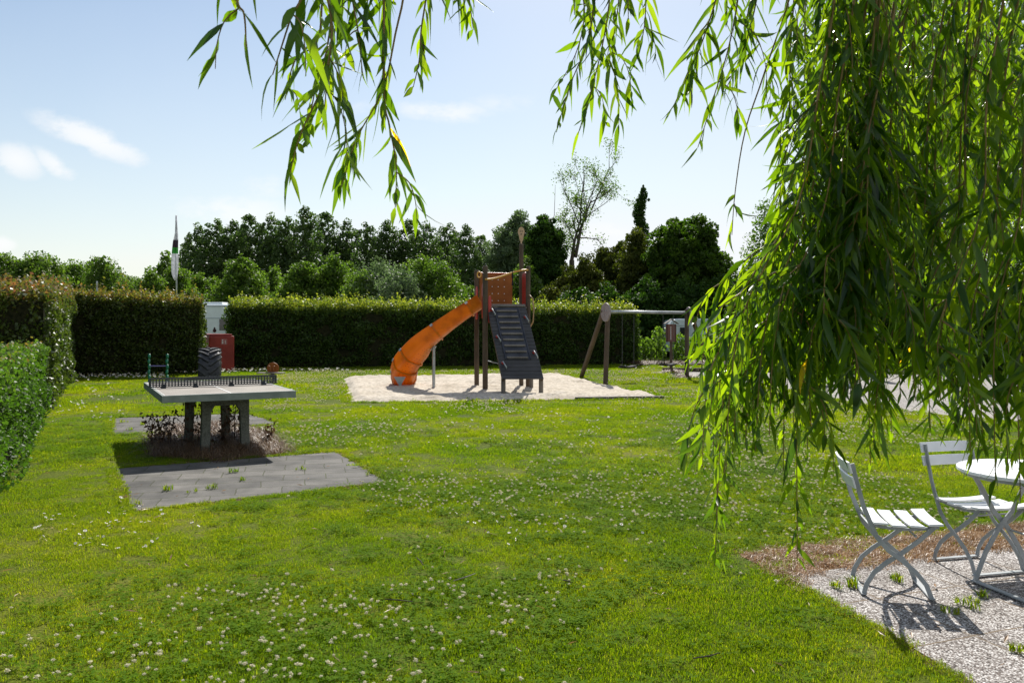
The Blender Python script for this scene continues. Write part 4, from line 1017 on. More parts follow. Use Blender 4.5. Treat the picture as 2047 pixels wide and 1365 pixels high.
# ------------------------------------------------------------------ swing set
sw0 = Vector((2.42, 21.35, 0)); sw1 = Vector((5.02, 23.7, 0)); bd = (sw1-sw0).normalized()
sw = thing('swing_set', 'wooden swing frame with steel bar between the sand pit and the court', 'swing', sw0.lerp(sw1, .5), 0)
def round_post(name, a, c, r=.065):
    return obj(name, MB().tube([Vector(a)-Vector((0, 0, .05)), a, Vector(a).lerp(Vector(c), .5), c], [r, r, r, r*.95], 12), M['post'], sw, world=True, bevel=.004)
T0 = Vector((2.50, 21.5, 2.04)); T1 = sw1+Vector((0, 0, 1.98))
round_post('leg', sw0, T0); round_post('leg', Vector((2.02, 24.1, 0)), T0+Vector((-.10, .10, -.12)))
round_post('leg', sw1, T1); round_post('leg', Vector((6.10, 25.0, 0)), T1+Vector((.12, .08, -.12)))
for q, s in ((T0, -1), (T1, 1)):
    c0 = q+bd*s*.085+Vector((0, 0, -.17)); nn = Vector((.93, .37, 0)) if s < 0 else Vector((.99, .12, 0))
    o = obj('end_disc', MB().tube([c0-nn*.022, c0+nn*.022], .245, 28), M['disc'], sw, world=True, bevel=.005)
    b = MB(); sd_ = Vector((-nn.y, nn.x, 0))
    for (a_, h_) in ((-.06, .04), (.06, .04), (-.05, -.06), (.06, -.09)): b.tube([c0-nn*.035+sd_*a_+Vector((0, 0, h_)), c0-nn*.02+sd_*a_+Vector((0, 0, h_))], .014, 8)
    obj('bolt', b, M['steel'], o, world=True)
bz = 1.885
obj('top_bar', MB().tube([T0*1+Vector((0, 0, bz-T0.z)), T1+Vector((0, 0, bz-T1.z))], .042, 12), M['steel'], sw, world=True, smooth=True)
A0 = T0+Vector((0, 0, bz-T0.z)); A1 = T1+Vector((0, 0, bz-T1.z))
def onbar(px):      # point of the bar seen at column px
    k = (px-CX)/F; d = A1-A0; t = (k*A0.y-A0.x)/(d.x-k*d.y); return A0+d*t
for pl, pr_ in ((1240, 1271), (1322, 1350)):
    ql, qr = onbar(pl), onbar(pr_); mid_ = (ql+qr)/2; ql = mid_-bd*.24; qr = mid_+bd*.24; sz = .44
    for q in (ql, qr):
        b = MB(); n = 46; z = bz-.05; st = (z-(sz+.03))/n
        for i in range(n):
            zc = z-(i+.5)*st; hx = bd if i % 2 else Vector((-bd.y, bd.x, 0))
            ring = [Vector((q.x, q.y, zc))+hx*(.009*math.cos(a_))+Vector((0, 0, st*.62*math.sin(a_))) for a_ in np.linspace(0, 2*PI, 7)]
            b.tube(ring, .0035, 4, caps=False)
        obj('chain', b, M['chain'], sw, world=True)
    pts = [ql.lerp(qr, f)*1 for f in np.linspace(-.05, 1.05, 9)]; pts = [Vector((p.x, p.y, sz-.03*(1-((i-4)/4)**2))) for i, p in enumerate(pts)]
    obj('swing_seat', MB().strap(pts, .20, .045, Vector((-bd.y, bd.x, 0))), M['seat'], sw, world=True, bevel=.01)

# ------------------------------------------------------------------ small play things behind the table
gb = thing('climbing_bar', 'green notched posts with a purple cross bar behind the table', 'play frame', (-8.5, 19.6, 0), 0)
for x_ in (G(298, 780).x, G(335, 780).x):
    q = Vector((-8.45 if x_ < -8.2 else -7.99, 19.6, 0))
    q.x = (298-CX)*19.6/F if x_ < G(316, 780).x else (334-CX)*19.6/F
    pts = [q]; rr = [.035]
    b = MB()
    for i in range(7):
        z = .05+i*.125; b.tube([q+Vector((0, 0, z-.06)), q+Vector((.008*(-1)**i, 0, z)), q+Vector((0, 0, z+.06))], [.024, .036, .024], 8)
    obj('post', b, M['green'], gb, world=True, smooth=True)
b = MB(); ya = 19.6
obj('cross_bar', MB().tube([Vector(((298-CX)*ya/F, ya, .57)), Vector(((334-CX)*ya/F, ya, .57))], .013, 8), M['purple'], gb, world=True)
obj('base_rail', MB().bar(Vector(((290-CX)*ya/F, ya, .16)), Vector(((342-CX)*ya/F, ya, .16)), .08, .05), M['green'], gb, world=True)
def tyre():
    t = thing('tractor_tyre', 'big black tractor tyre half buried upright in front of the red cabinet', 'tyre', (-8.78, 24.0, 0), math.radians(18))
    b = MB(); R = .78; W = .29; zc = .06; n = 48
    prof = [(R-.02, -W*.55), (R, -W*.8), (R-.05, -W), (R-.2, -W*1.03), (R-.36, -W*.8), (R-.38, -W*.7), (R-.38, W*.7), (R-.36, W*.8), (R-.2, W*1.03), (R-.05, W), (R, W*.8), (R-.02, W*.55), (R+.005, 0)]
    m = len(prof); vs = []
    for i in range(n):
        a = 2*PI*i/n
        for (r_, x_) in prof: vs.append((x_, math.cos(a)*r_, zc+math.sin(a)*r_))
    fs = [(i*m+k, i*m+(k+1) % m, ((i+1) % n)*m+(k+1) % m, ((i+1) % n)*m+k) for i in range(n) for k in range(m)]
    b.add(vs, fs); obj('carcass', b, M['rubber'], t, smooth=True)
    b = MB()
    for i in range(22):
        for s in (-1, 1):
            a0 = 2*PI*(i+(.5 if s > 0 else 0))/22; pts = []
            for f in np.linspace(0, 1, 5):
                a = a0-f*.30; x_ = s*(.01+f*W*.98); rr = R+.022-.03*f**3; pts.append(Vector((x_, math.cos(a)*rr, zc+math.sin(a)*rr)))
            # lug: bar that follows the tread
            vs = []
            for j, p in enumerate(pts):
                c = Vector((0, p.y, p.z-zc)).normalized(); d = (pts[min(j+1, 4)]-pts[max(j-1, 0)]).normalized(); sd = d.cross(c).normalized()
                for e1, e2 in ((-1, -1), (1, -1), (.8, 1), (-.8, 1)): vs.append(p+sd*e1*.032+c*e2*.024)
            fs = [(0, 1, 2, 3), (19, 18, 17, 16)]+[(j*4+k, (j+1)*4+k, (j+1)*4+(k+1) % 4, j*4+(k+1) % 4) for j in range(4) for k in range(4)]
            b.add(vs, fs)
    obj('tread', b, M['rubber'], t)
tyre()
def rocker():
    q = G(543, 765); q = Vector(((543-CX)*21/F, 21, 0))
    t = thing('spring_rocker', 'small spring rocker with round orange head behind the tennis net', 'spring rocker', q, 0)
    o = obj('head_disc', MB().tube([(0, .10, .43), (0, .13, .43)], .155, 28), M['orange'], t, bevel=.006)
    obj('board', MB().box((0, -.05, .325), (.66, .26, .03)), M['greypost'], t, bevel=.005)
    b = MB()
    for s in (-1, 1): b.tube([(s*.035, 0, .30), (s*.04, 0, .47), (s*.055, -.01, .50), (s*.09, -.02, .49)], .014, 8)
    obj('handle', b, plain('rocker_handle', (.28, .09, .03), .5), t, smooth=True)
    pts = [(.06*math.cos(a), .06*math.sin(a), .02+a/(2*PI)*.055) for a in np.linspace(0, 10*PI, 80)]
    obj('spring', MB().tube(pts, .011, 6), M['seat'], t, smooth=True)
    obj('foot_rest', MB().box((0, -.03, .16), (.34, .05, .025)), M['van_grey'], t, bevel=.004)
    return t
rocker()
# red cabinet with raised lid and a label
def cabinet():
    Y = 27.6; t = thing('red_cabinet', 'faded red plastic cabinet standing in the gap between hedges', 'cabinet', (P(430, 700, Y).x, Y, 0), 0)
    x0 = (390-CX)*28.3/F; x1 = (418-CX)*27.2/F; x2 = (469-CX)*27.5/F
    A = Vector((x0, 28.3, 0)); B = Vector((x1, 27.2, 0)); Cc = Vector((x2, 27.5, 0)); D = A+(Cc-B)
    b = MB(); b.prism([A, B, Cc, D], (0, 0, 1.16)); o = obj('cabinet_body', b, M['cabinet'], t, world=True, bevel=.045, seg=4)
    b = MB(); up = Vector((0, 0, 1.15)); k = .03
    cen = (A+B+Cc+D)/4; q = [cen+(p-cen)*.90+up for p in (A, B, Cc, D)]; b.prism(q, (0, 0, .075)); obj('lid', b, M['cabinet'], t, world=True, bevel=.03, seg=3)
    d = (Cc-B).normalized(); nr = Vector((d.y, -d.x, 0))
    def pl(c, w, h, mat, th=.006, nm='label_plate'):
        Rr_ = Matrix((d, -nr, Vector((0, 0, 1)))).transposed(); return obj(nm, MB().box(c+nr*th, (w, .006, h), Rr_), mat, t, world=True)
    c = B+d*.47+Vector((0, 0, .97)); lp = pl(c, .19, .19, plain('label_back', (.30, .09, .08), .5))
    b = MB(); Rr_ = Matrix((d, -nr, Vector((0, 0, 1)))).transposed(); mk = plain('label_mark', (.55, .5, .48), .5)
    for (dx_, dz, w, h) in ((-.05, .045, .035, .05), (-.05, -.03, .045, .07), (.035, .03, .03, .03), (.035, -.015, .03, .04), (.045, -.06, .03, .02)): b.box(c+d*dx_+nr*.011+Vector((0, 0, dz)), (w, .004, h), Rr_)
    obj('label_mark', b, mk, lp, world=True)
    return t
cabinet()
def pigeon():
    Y = 27.9; q = P(429, 660, Y); q.z = 1.235
    t = thing('bird', 'small dark bird perched on top of the red cabinet', 'bird', q, math.radians(-70))
    b = MB(); b.tube([(-.17, 0, .035), (-.11, 0, .055), (-.06, 0, .075), (0, 0, .095), (.05, 0, .115), (.075, 0, .15), (.085, 0, .175), (.098, 0, .195), (.115, 0, .195), (.13, 0, .188)], [.008, .022, .045, .058, .055, .036, .026, .027, .018, .004], 12, sx=1.0)
    obj('body', b, M['bird'], t, smooth=True)
    b = MB()
    for s in (-1, 1): b.tube([(.0, s*.02, .05), (.005, s*.022, 0)], .004, 5); b.tube([(.005, s*.022, .003), (.03, s*.022, .003)], .003, 4)
    obj('leg', b, M['red'], t) if False else obj('bird_legs', b, M['red'], t)
    b = MB()
    for s in (-1, 1): b.ball((-.02, s*.048, .092), .05, 8, 6, 0, (1.6, .25, .8))
    obj('wing', b, M['bird'], t, smooth=True)
pigeon()
# caravans
def caravan_left():
    Y = 34; t = thing('caravan', 'white caravan with roof hatch, visible in the gap behind the red cabinet', 'caravan', (P(410, 600, Y).x, Y, 0), 0)
    x0 = P(345, 600, Y).x; x1 = P(485, 600, Y).x; w = x1-x0; zt = topz(609, Y); cx_ = (x0+x1)/2
    obj('body', MB().box((cx_, Y+1.1, .35+(zt-.35)/2), (w, 2.2, zt-.35)), M['white_van'], t, world=True, bevel=.09, seg=4)
    obj('roof_hatch', MB().box((P(420, 600, Y).x, Y+.7, zt+.05), (.85, .9, .12), taper=.9), M['white_van'], t, world=True, bevel=.02)
    obj('stripe', MB().box((cx_, Y-.008, topz(636, Y)), (w-.1, .012, .03)), M['van_grey'], t, world=True)
    obj('awning_rail', MB().box((cx_, Y-.012, zt-.05), (w-.2, .03, .04)), M['van_grey'], t, world=True)
    for px in (396, 456):
        wc = P(px, 649, Y); o = obj('window', MB().box((wc.x, Y-.01, wc.z), (.72, .03, .46)), M['glass'], t, world=True, bevel=.06, seg=3); o.modifiers[0].limit_method = 'NONE'
    b = MB()
    for s in (-1, 1): b.tube([(cx_+s*.1+.5*s, Y+.15, .32), (cx_+s*.1+.5*s, Y+.35, .32)], .31, 20)
    obj('wheel', b, M['rubber'], t, world=True)
caravan_left()
def caravan_right():
    Y = 36; t = thing('caravan', 'low pale caravan with rounded white roof behind the saplings', 'caravan', (P(1400, 680, Y).x, Y, 0), 0)
    X = lambda px: (px-CX)*Y/F
    x0, x1 = X(1338), X(1475); z0 = .3; z1 = topz(637, Y)
    poly = [(x0+.05, z0), (x1-.25, z0), (x1-.02, z0+.4), (x1-.12, z1-.45), (x1-.45, z1-.12), (x1-.85, z1), (x0+.35, z1), (x0+.12, z1-.07), (x0, z1-.3), (x0, z0+.15)]
    b = MB(); b.prism([Vector((a, Y, c)) for a, c in poly], (0, 2.1, 0)); obj('body', b, M['white_van'], t, world=True, bevel=.06, seg=3)
    b = MB(); b.bar((x0+.1, Y-.006, z1-.3), (x1-.3, Y-.006, z1-.3), .012, .025); b.bar((x0+.02, Y-.006, .62), (x1-.2, Y-.006, .62), .012, .02); obj('trim_line', b, M['van_grey'], t, world=True)
    for (px, py, w, h) in ((1366, 664, .30, .42), (1437, 662, .55, .38)):
        wc = P(px, py, Y); obj('window', MB().box((wc.x, Y-.012, wc.z), (w, .03, h)), M['glass'], t, world=True, bevel=.03)
    obj('door', MB().box((X(1391), Y-.010, .98), (.46, .02, 1.15)), M['white_van'], t, world=True, bevel=.012)
    cu = bpy.data.curves.new('lettering', 'FONT'); cu.body = 'ORIDA'; cu.size = .13; cu.extrude = .003
    o = bpy.data.objects.new('lettering', cu); C.objects.link(o); me_ = bpy.data.meshes.new_from_object(o); C.objects.unlink(o)
    me_.materials.clear(); me_.materials.append(M['van_grey']); o = bpy.data.objects.new('lettering', me_); C.objects.link(o)
    o.rotation_euler = (PI/2, 0, 0); o.location = Vector((X(1412), Y-.02, topz(649, Y)))-t.location; o.parent = t
    b = MB(); b.tube([(X(1425), Y+.1, .3), (X(1425), Y+.32, .3)], .3, 20); obj('wheel', b, M['rubber'], t, world=True)
    b = MB(); b.tube([(X(1460), Y-.6, 1.5), (X(1478), Y-.9, .75)], .02, 6); obj('awning_pole', b, M['white_van'], t, world=True)
caravan_right()
# board with little roof beside the court
def scoreboard():
    q = G(1341.5, 744.5); t = thing('scoreboard', 'dark brown petanque scoreboard with small gabled roof on a post', 'scoreboard', q, 0)
    Y = q.y; s = Y/F
    obj('post', MB().box((0, 0, .55), (.085, .08, 1.1)), M['post'], t, bevel=.005)
    zt = topz(648, Y); zb = topz(683, Y)
    obj('board', MB().box((0, -.05, (zt+zb)/2), (.29, .03, zt-zb)), M['brownboard'], t, bevel=.004)
    obj('side_board', MB().box((.14, .02, (zt+zb)/2), (.03, .17, zt-zb)), M['brownboard'], t)
    obj('side_board', MB().box((-.14, .02, (zt+zb)/2), (.03, .17, zt-zb)), M['brownboard'], t)
    b = MB(); za = topz(638, Y); 
    for s_ in (-1, 1): b.bar((0, -.03, za), (s_*.22, -.03, za-.15), .26, .018, up=Vector((0, 0, 1)))
    obj('roof', b, M['greypost'], t)
    b = MB()
    for i in range(13): b.box((-.02, -.068, zb+.08+i*.033), (.022, .006, .018))
    obj('score_mark', b, M['line'], t)
scoreboard()
# flag pole
def flagpole():
    Y = 40; q = ground_at(353, Y); t = thing('flagpole', 'slim pole with a limp white, dark and green flag left of the poplars', 'flagpole', q, 0)
    zt = topz(431, Y); obj('pole', MB().tube([(0, 0, 0), (0, 0, zt*.6), (-.01, 0, zt)], [.05, .04, .03], 10), M['steel'], t, smooth=True)
    mats = [M['flag'], M['flagdark'], M['flaggreen']]
    rows = [(431, .03, .06, 0), (450, .03, .07, 0), (466, .05, .09, 0), (480, .12, .10, 0), (482, .14, .10, 1), (495, .17, .09, 1), (500, .18, .09, 2), (507, .2, .09, 2), (508, .2, .09, 0), (525, .22, .09, 0), (545, .21, .06, 0), (553, .16, .04, 0), (561, .06, .02, 0)]
    b = MB(); vs = []; m = 9
    for (py, lw, rw, k) in rows:
        z = topz(py, Y)
        for j in range(m):
            f = j/(m-1); vs.append(Vector((-lw+(lw+rw)*f, -.05+.05*math.sin(f*9+py*.02), z)))
    for i in range(len(rows)-1):
        for j in range(m-1): b.f.append((i*m+j, i*m+j+1, (i+1)*m+j+1, (i+1)*m+j)); b.m.append(rows[i+1][3])
    b.v = [tuple(v) for v in vs]; o = obj('flag', b, mats, t, smooth=True); s = o.modifiers.new('thick', 'SOLIDIFY'); s.thickness = .012
flagpole()
tag(obj('thin_pole', MB().tube([ground_at(194, 33), ground_at(194, 33)+Vector((0, 0, topz(562, 33)))], .035, 8), M['steel']), 'thin grey pole just visible above the hedge at the far left', 'pole')

# ------------------------------------------------------------------ garden chairs and table
def chair(label, loc, rz):
    t = thing('folding_chair', label, 'chair', loc, rz, 'white slatted folding chairs on the terrace')
    hw = .185
    # x forward, back at -x
    A_ = [(-.247, .765), (-.224, .665), (-.185, .52), (-.145, .42), (-.11, .34), (-.05, .27), (.03, .21), (.10, .15), (.155, .08), (.185, .0)]
    B_ = [(.205, .415), (.12, .33), (.03, .255), (-.06, .19), (-.125, .13), (-.165, .06), (-.18, .0)]
    for s in (-1, 1):
        obj('back_leg', MB().strap([(x_, s*hw, z_) for x_, z_ in A_], .024, .009, (0, 1, 0)) if False else MB().strap([(x_, s*hw, z_) for x_, z_ in A_], .010, .026, (0, 1, 0)), M['greymetal'], t, bevel=.002)
        obj('front_leg', MB().strap([(x_, s*(hw-.014), z_) for x_, z_ in B_], .010, .026, (0, 1, 0)), M['greymetal'], t, bevel=.002)
    obj('foot_bar', MB().box((.185, 0, .006), (.03, 2*hw+.03, .008)), M['greymetal'], t)
    obj('foot_bar', MB().box((-.18, 0, .006), (.03, 2*hw, .008)), M['greymetal'], t)
    b = MB(); b.tube([(.10, -hw, .355), (.10, hw, .355)], .006, 6); b.tube([(-.14, -hw, .40), (-.14, hw, .40)], .007, 6); b.tube([(.19, -hw+.01, .405), (.19, hw-.01, .405)], .006, 6); obj('cross_rod', b, M['greymetal'], t)
    b = MB()
    for s in (-1, 1): b.strap([(x_, s*(hw-.03), .42-.020*math.sin((x_+.15)/.38*PI)-.012) for x_ in np.linspace(-.15, .23, 7)], .012, .016, (0, 1, 0))
    obj('seat_rail', b, M['greymetal'], t)
    for i in range(4):
        x_ = -.09+i*.098; z_ = .425-.022*math.sin((x_+.15)/.38*PI); w = .076
        pts = [(x_, y_, z_+.018*(abs(y_)/.2)**2*(0)) for y_ in np.linspace(-.205, .205, 7)]
        pts = [(x_+.0, y_, z_+.010*(y_/.2)**2) for y_ in np.linspace(-.205, .205, 9)]
        obj('seat_slat', MB().strap(pts, w, .013, (1, 0, .06 if i > 2 else -.03)), M['whitepaint'], t, bevel=.003)
    for (x_, z_) in ((-.246, .742), (-.226, .655)):
        pts = [(x_-.016+.022*(y_/.2)**2*0+.0-.014*(1-(y_/.2)**2), y_, z_) for y_ in np.linspace(-.21, .21, 9)]
        bs = obj('back_slat', MB().strap(pts, .068, .012, (-.28, 0, 1)), M['whitepaint'], t, bevel=.003)
        b = MB()
        for s in (-1, 1):
            for dz in (-.014, .014): b.ball((x_+.004-.008, s*(hw-.005), z_+dz), .0045, 6, 4)
    return t
c1 = chair('white slatted folding chair standing alone at the terrace edge, seen from the side', (2.27, 4.96, .012), math.radians(-12))
c2 = chair('white slatted folding chair behind the round table, its backrest towards the lawn', (3.04, 5.40, .012), math.radians(-76))
def gtable():
    cx_, cy_ = 3.09, 4.90; R = .40; z = .718; t = thing('garden_table', 'round white slatted folding table at the right edge of the terrace', 'table', (cx_, cy_, .012), math.radians(12))
    n = 9; w = 2*R/n
    for i in range(n):
        y0 = -R+i*w+.003; y1 = y0+w-.006; poly = []
        for k in range(7):
            y_ = y0+(y1-y0)*k/6; poly.append((math.sqrt(max(R*R-y_*y_, 0)), y_, z-.022))
        for k in range(7):
            y_ = y1-(y1-y0)*k/6; poly.append((-math.sqrt(max(R*R-y_*y_, 0)), y_, z-.022))
        obj('table_slat', MB().prism(poly, (0, 0, .02)), M['whitepaint'], t, bevel=.003)
    b = MB(); ring = [(math.cos(a)*(R-.03), math.sin(a)*(R-.03), z-.034) for a in np.linspace(0, 2*PI, 33)]; b.tube(ring, .010, 6, caps=False)
    b.box((0, 0, z-.034), (.03, 2*R-.08, .018)); obj('table_ring', b, M['greymetal'], t)
    for s in (-1, 1):
        A_ = [(-.22, z-.04), (-.14, .56), (-.06, .42), (.03, .33), (.13, .18), (.21, .0)]
        for sg in (-1, 1):
            obj('leg', MB().strap([(sg*x_, s*(.23 if sg > 0 else .215), z_) for x_, z_ in A_], .011, .030, (0, 1, 0)), M['greymetal'], t, bevel=.002)
    for s in (-1, 1): obj('foot_bar', MB().box((s*.21, 0, .006), (.035, .46, .008)), M['greymetal'], t)
    obj('cross_rod', MB().tube([(.06, -.23, .30), (.06, .23, .30)], .007, 6), M['greymetal'], t)
gtable()

# ------------------------------------------------------------------ people on the court
def skinmesh(name, chains, mat, parent, sub=2, root=0):
    """chains: list of lists of (x,y,z,r); vertices at the same place are merged"""
    me = bpy.data.meshes.new(name); vs = []; rs = []; es = []; key = {}
    for ch in chains:
        prev = None
        for (x_, y_, z_, r_) in ch:
            k = (round(x_, 4), round(y_, 4), round(z_, 4))
            if k not in key: key[k] = len(vs); vs.append((x_, y_, z_)); rs.append(r_)
            i = key[k]
            if prev is not None and prev != i: es.append((prev, i))
            prev = i
    me.from_pydata(vs, es, []); me.materials.append(mat)
    o = bpy.data.objects.new(name, me); C.objects.link(o); o.parent = parent
    md = o.modifiers.new('skin', 'SKIN'); md.use_smooth_shade = True
    lay = me.skin_vertices[0].data if me.skin_vertices else None
    if lay is None:
        bm_ = bmesh.new(); bm_.from_mesh(me); bm_.verts.layers.skin.verify(); bm_.to_mesh(me); bm_.free(); lay = me.skin_vertices[0].data
    for i, r_ in enumerate(rs):
        rr = r_ if isinstance(r_, tuple) else (r_, r_); lay[i].radius = rr; lay[i].use_root = (i == root)
    ss = o.modifiers.new('sub', 'SUBSURF'); ss.levels = sub; ss.render_levels = sub; return o
def hand(wr, tip_dir, pr, side):
    """palm and five fingers from the wrist position"""
    wr = Vector(wr[:3]); d = Vector(tip_dir).normalized(); s = Vector(side).normalized(); n = d.cross(s)
    ch = []; palm = wr+d*.05
    ch.append([(*wr, .026), (*palm, .030), (*(wr+d*.085), .026)])
    for i, (off, L) in enumerate(((-.03, .062), (-.010, .075), (.010, .070), (.029, .055))):
        k = wr+d*.085; a = wr+d*.095+s*off; b_ = a+d*L*.5+n*.008; c_ = a+d*L*.9+n*.028
        ch.append([(*k, .026), (*a, .0095), (*b_, .0085), (*c_, .0075)])
    th = palm+s*-.045+d*.01; ch.append([(*palm, .030), (*th, .012), (*(th+d*.035-s*.012), .0095)])
    return ch
def person(name_label, loc, rz, J, cloth, group=None):
    """J: joint dictionary in body space (x right, y forward, z up)"""
    t = thing('person', name_label, 'person', loc, rz, group)
    v = lambda k, r: (*J[k], r)
    hd = Vector(J['head']); nk = Vector(J['neck']); up = (hd-nk).normalized(); fw = Vector(J['face']).normalized()
    crown = hd+up*.10
    body = [[v('pelvis', (.125, .105)), v('waist', (.115, .095)), v('chest', (.145, .11)), (*nk, .055), (*(hd-up*.06), .062), (*hd, (.083, .095)), (*crown, .062)],
            [(*hd, (.083, .095)), (*(hd+fw*.09-up*.005), .018), (*(hd+fw*.108-up*.015), .010)],
            [(*(hd-up*.06), .062), (*(hd-up*.075+fw*.065), .026)]]
    for s in ('l', 'r'):
        body.append([v('chest', (.145, .11)), v('sh'+s, .056), v('el'+s, .040), v('wr'+s, .027)])
        w = Vector(J['wr'+s]); d = (w-Vector(J['el'+s])).normalized()
        sd = d.cross(Vector((0, 1, .2))).normalized() if s == 'r' else -d.cross(Vector((0, 1, .2))).normalized()
        body += hand(J['wr'+s], d, .03, sd)
        body.append([v('pelvis', (.125, .105)), v('hip'+s, .088), v('kn'+s, .058), v('an'+s, .038), (*(Vector(J['an'+s])+Vector((0, .05, -.045))), .035), (*(Vector(J['an'+s])+Vector((0, .16, -.055))), .028)])
    skinmesh('body', body, M['skin'], t)
    grow = lambda k, r: (*J[k], r)
    top = [[grow('pelvis', (.15, .125)), grow('waist', (.14, .118)), grow('chest', (.168, .132)), (*(nk-up*.03), .066)]]
    for s in ('l', 'r'):
        sh, el, wr_ = Vector(J['sh'+s]), Vector(J['el'+s]), Vector(J['wr'+s]); top.append([grow('chest', (.168, .132)), (*sh, .070), (*sh.lerp(el, .65 if cloth.get('short', True) else 1), .058)]+([] if cloth.get('short', True) else [(*el.lerp(wr_, .85), .04)]))
    skinmesh('shirt', top, cloth['top'], t)
    bt = []
    for s in ('l', 'r'):
        hp, kn, an = Vector(J['hip'+s]), Vector(J['kn'+s]), Vector(J['an'+s])
        ch = [grow('pelvis', (.152, .13)), (*hp, .108), (*hp.lerp(kn, .9), .086)]
        if cloth.get('long'): ch = [grow('pelvis', (.152, .13)), (*hp, .106), (*kn, .074), (*kn.lerp(an, .95), .056)]
        bt.append(ch)
    skinmesh('trousers' if cloth.get('long') else 'shorts', bt, cloth['bottom'], t)
    for s in ('l', 'r'):
        an = Vector(J['an'+s]); skinmesh('shoe', [[(*(an+Vector((0, -.03, -.035))), .045), (*(an+Vector((0, .06, -.045))), .042), (*(an+Vector((0, .17, -.055))), .034)]], cloth.get('shoe', M['line']), t)
    b = MB(); Rh = Matrix((fw.cross(up), fw, up)).transposed(); m_ = MB().ball((0, -.018, .025), .105, 14, 10, 0, (.93, 1.05, 1.0))
    vs = [hd+Rh @ Vector(p) for p in m_.v]; keep = [f for f in m_.f if sum((Vector(m_.v[i]).y-.55*Vector(m_.v[i]).z) for i in f)/len(f) < .025 and sum(m_.v[i][2] for i in f)/len(f) > -.07]
    b.v = [tuple(p) for p in vs]; b.f = keep; b.m = [0]*len(keep); obj('hair' if not cloth.get('cap') else 'cap', b, cloth.get('hairm', M['hair']), t, smooth=True)
    b = MB()
    for s in (-1, 1): b.ball(hd+Rh @ Vector((s*.033, .083, .0)), .010, 8, 6)
    obj('eye', b, M['line'], t, smooth=True)
    b = MB(); b.ball(hd+Rh @ Vector((0, .086, -.055)), .014, 8, 5, 0, (1.6, .4, .4)); obj('mouth', b, M['red'], t, smooth=True)
    b = MB()
    for s in (-1, 1): b.ball(hd+Rh @ Vector((s*.088, -.005, -.008)), .024, 8, 6, 0, (.4, .8, 1.2))
    obj('ear', b, M['skin'], t, smooth=True)
    return t
bend = dict(pelvis=(0, -.14, .90), waist=(0, -.02, 1.03), chest=(0, .22, 1.10), neck=(0, .40, 1.10), head=(0, .53, 1.13), face=(0, .75, -.65),
            shl=(-.18, .27, 1.08), shr=(.18, .27, 1.08), ell=(-.22, .34, .82), elr=(.23, .40, .80), wrl=(-.14, .36, .62), wrr=(.14, .55, .58),
            hipl=(-.09, -.13, .86), hipr=(.09, -.13, .86), knl=(-.12, .04, .48), knr=(.12, .06, .48), anl=(-.12, -.06, .08), anr=(.13, -.04, .08))
squat = dict(pelvis=(0, -.18, .42), waist=(0, -.10, .58), chest=(0, .08, .80), neck=(0, .17, .95), head=(0, .23, 1.08), face=(0, .85, -.5),
             shl=(-.18, .10, .87), shr=(.18, .10, .87), ell=(-.24, .26, .66), elr=(.22, .34, .64), wrl=(-.10, .45, .52), wrr=(.12, .58, .50),
             hipl=(-.10, -.17, .40), hipr=(.10, -.17, .40), knl=(-.18, .24, .50), knr=(.18, .24, .50), anl=(-.14, -.02, .08), anr=(.14, .0, .08))
stand = dict(pelvis=(0, 0, .93), waist=(0, .01, 1.10), chest=(0, .01, 1.30), neck=(0, .02, 1.48), head=(0, .06, 1.60), face=(0, 1, -.35),
             shl=(-.19, .0, 1.40), shr=(.19, .0, 1.40), ell=(-.24, -.02, 1.12), elr=(.25, -.03, 1.12), wrl=(-.20, .14, .92), wrr=(.22, .12, .90),
             hipl=(-.09, 0, .88), hipr=(.09, 0, .88), knl=(-.10, .03, .48), knr=(.11, .02, .48), anl=(-.11, -.02, .08), anr=(.13, .0, .08))
person('person in a white top and dark shorts crouching over the boules on the court', G(1688, 771), math.radians(150), squat, dict(top=M['shirt'], bottom=M['shorts'], short=True))
person('person in salmon trousers bending forward left of the crouching player', G(1634, 768), math.radians(-70), bend, dict(top=M['navy'], bottom=M['salmon'], long=True, short=False))
person('person in a grey top and dark trousers standing behind the crouching player', G(1738, 758), math.radians(120), stand, dict(top=M['greyshirt'], bottom=M['navy'], long=True, short=True, cap=True, hairm=M['greyhair']))
for (px, py, lab) in ((1699.5, 776, 'steel petanque ball in front of the crouching player'), (1717, 761.5, 'steel petanque ball farther back, right of the crouching player'), (1614, 769, 'petanque ball left of the person in salmon trousers')):
    q = G(px, py); tag(obj('petanque_ball', MB().ball(q+Vector((0, 0, .044)), .038, 16, 12), M['boule'], smooth=True), lab, 'ball', 'petanque balls on the gravel court')
# twigs lying on the lawn
for i, (x0, y0, x1, y1, lab) in enumerate(((832, 1124, 846, 1140, 'short curved twig lying on the lawn, upper left one'), (906, 1172, 950, 1157, 'curved pale twig lying in the middle of the lawn'), (769, 1209, 825, 1214, 'thin straight twig lying on the lawn at the lower left'), (1125, 1170, 1143, 1176, 'tiny dry twig on the lawn right of the curved twig'), (1385, 1330, 1440, 1318, 'dry stalk on the lawn near the bottom edge'))):
    a = G(x0, y0); c = G(x1, y1); m_ = (a+c)/2+Vector((.01, -.03, .01))
    tag(obj('twig', MB().tube([a+Vector((0, 0, .035)), m_+Vector((0, 0, .035)), c+Vector((0, 0, .035))], [.003, .004, .002], 6), M['deadleaf'] if i != 1 else M['greypost']), lab, 'twig', 'twigs on the lawn')

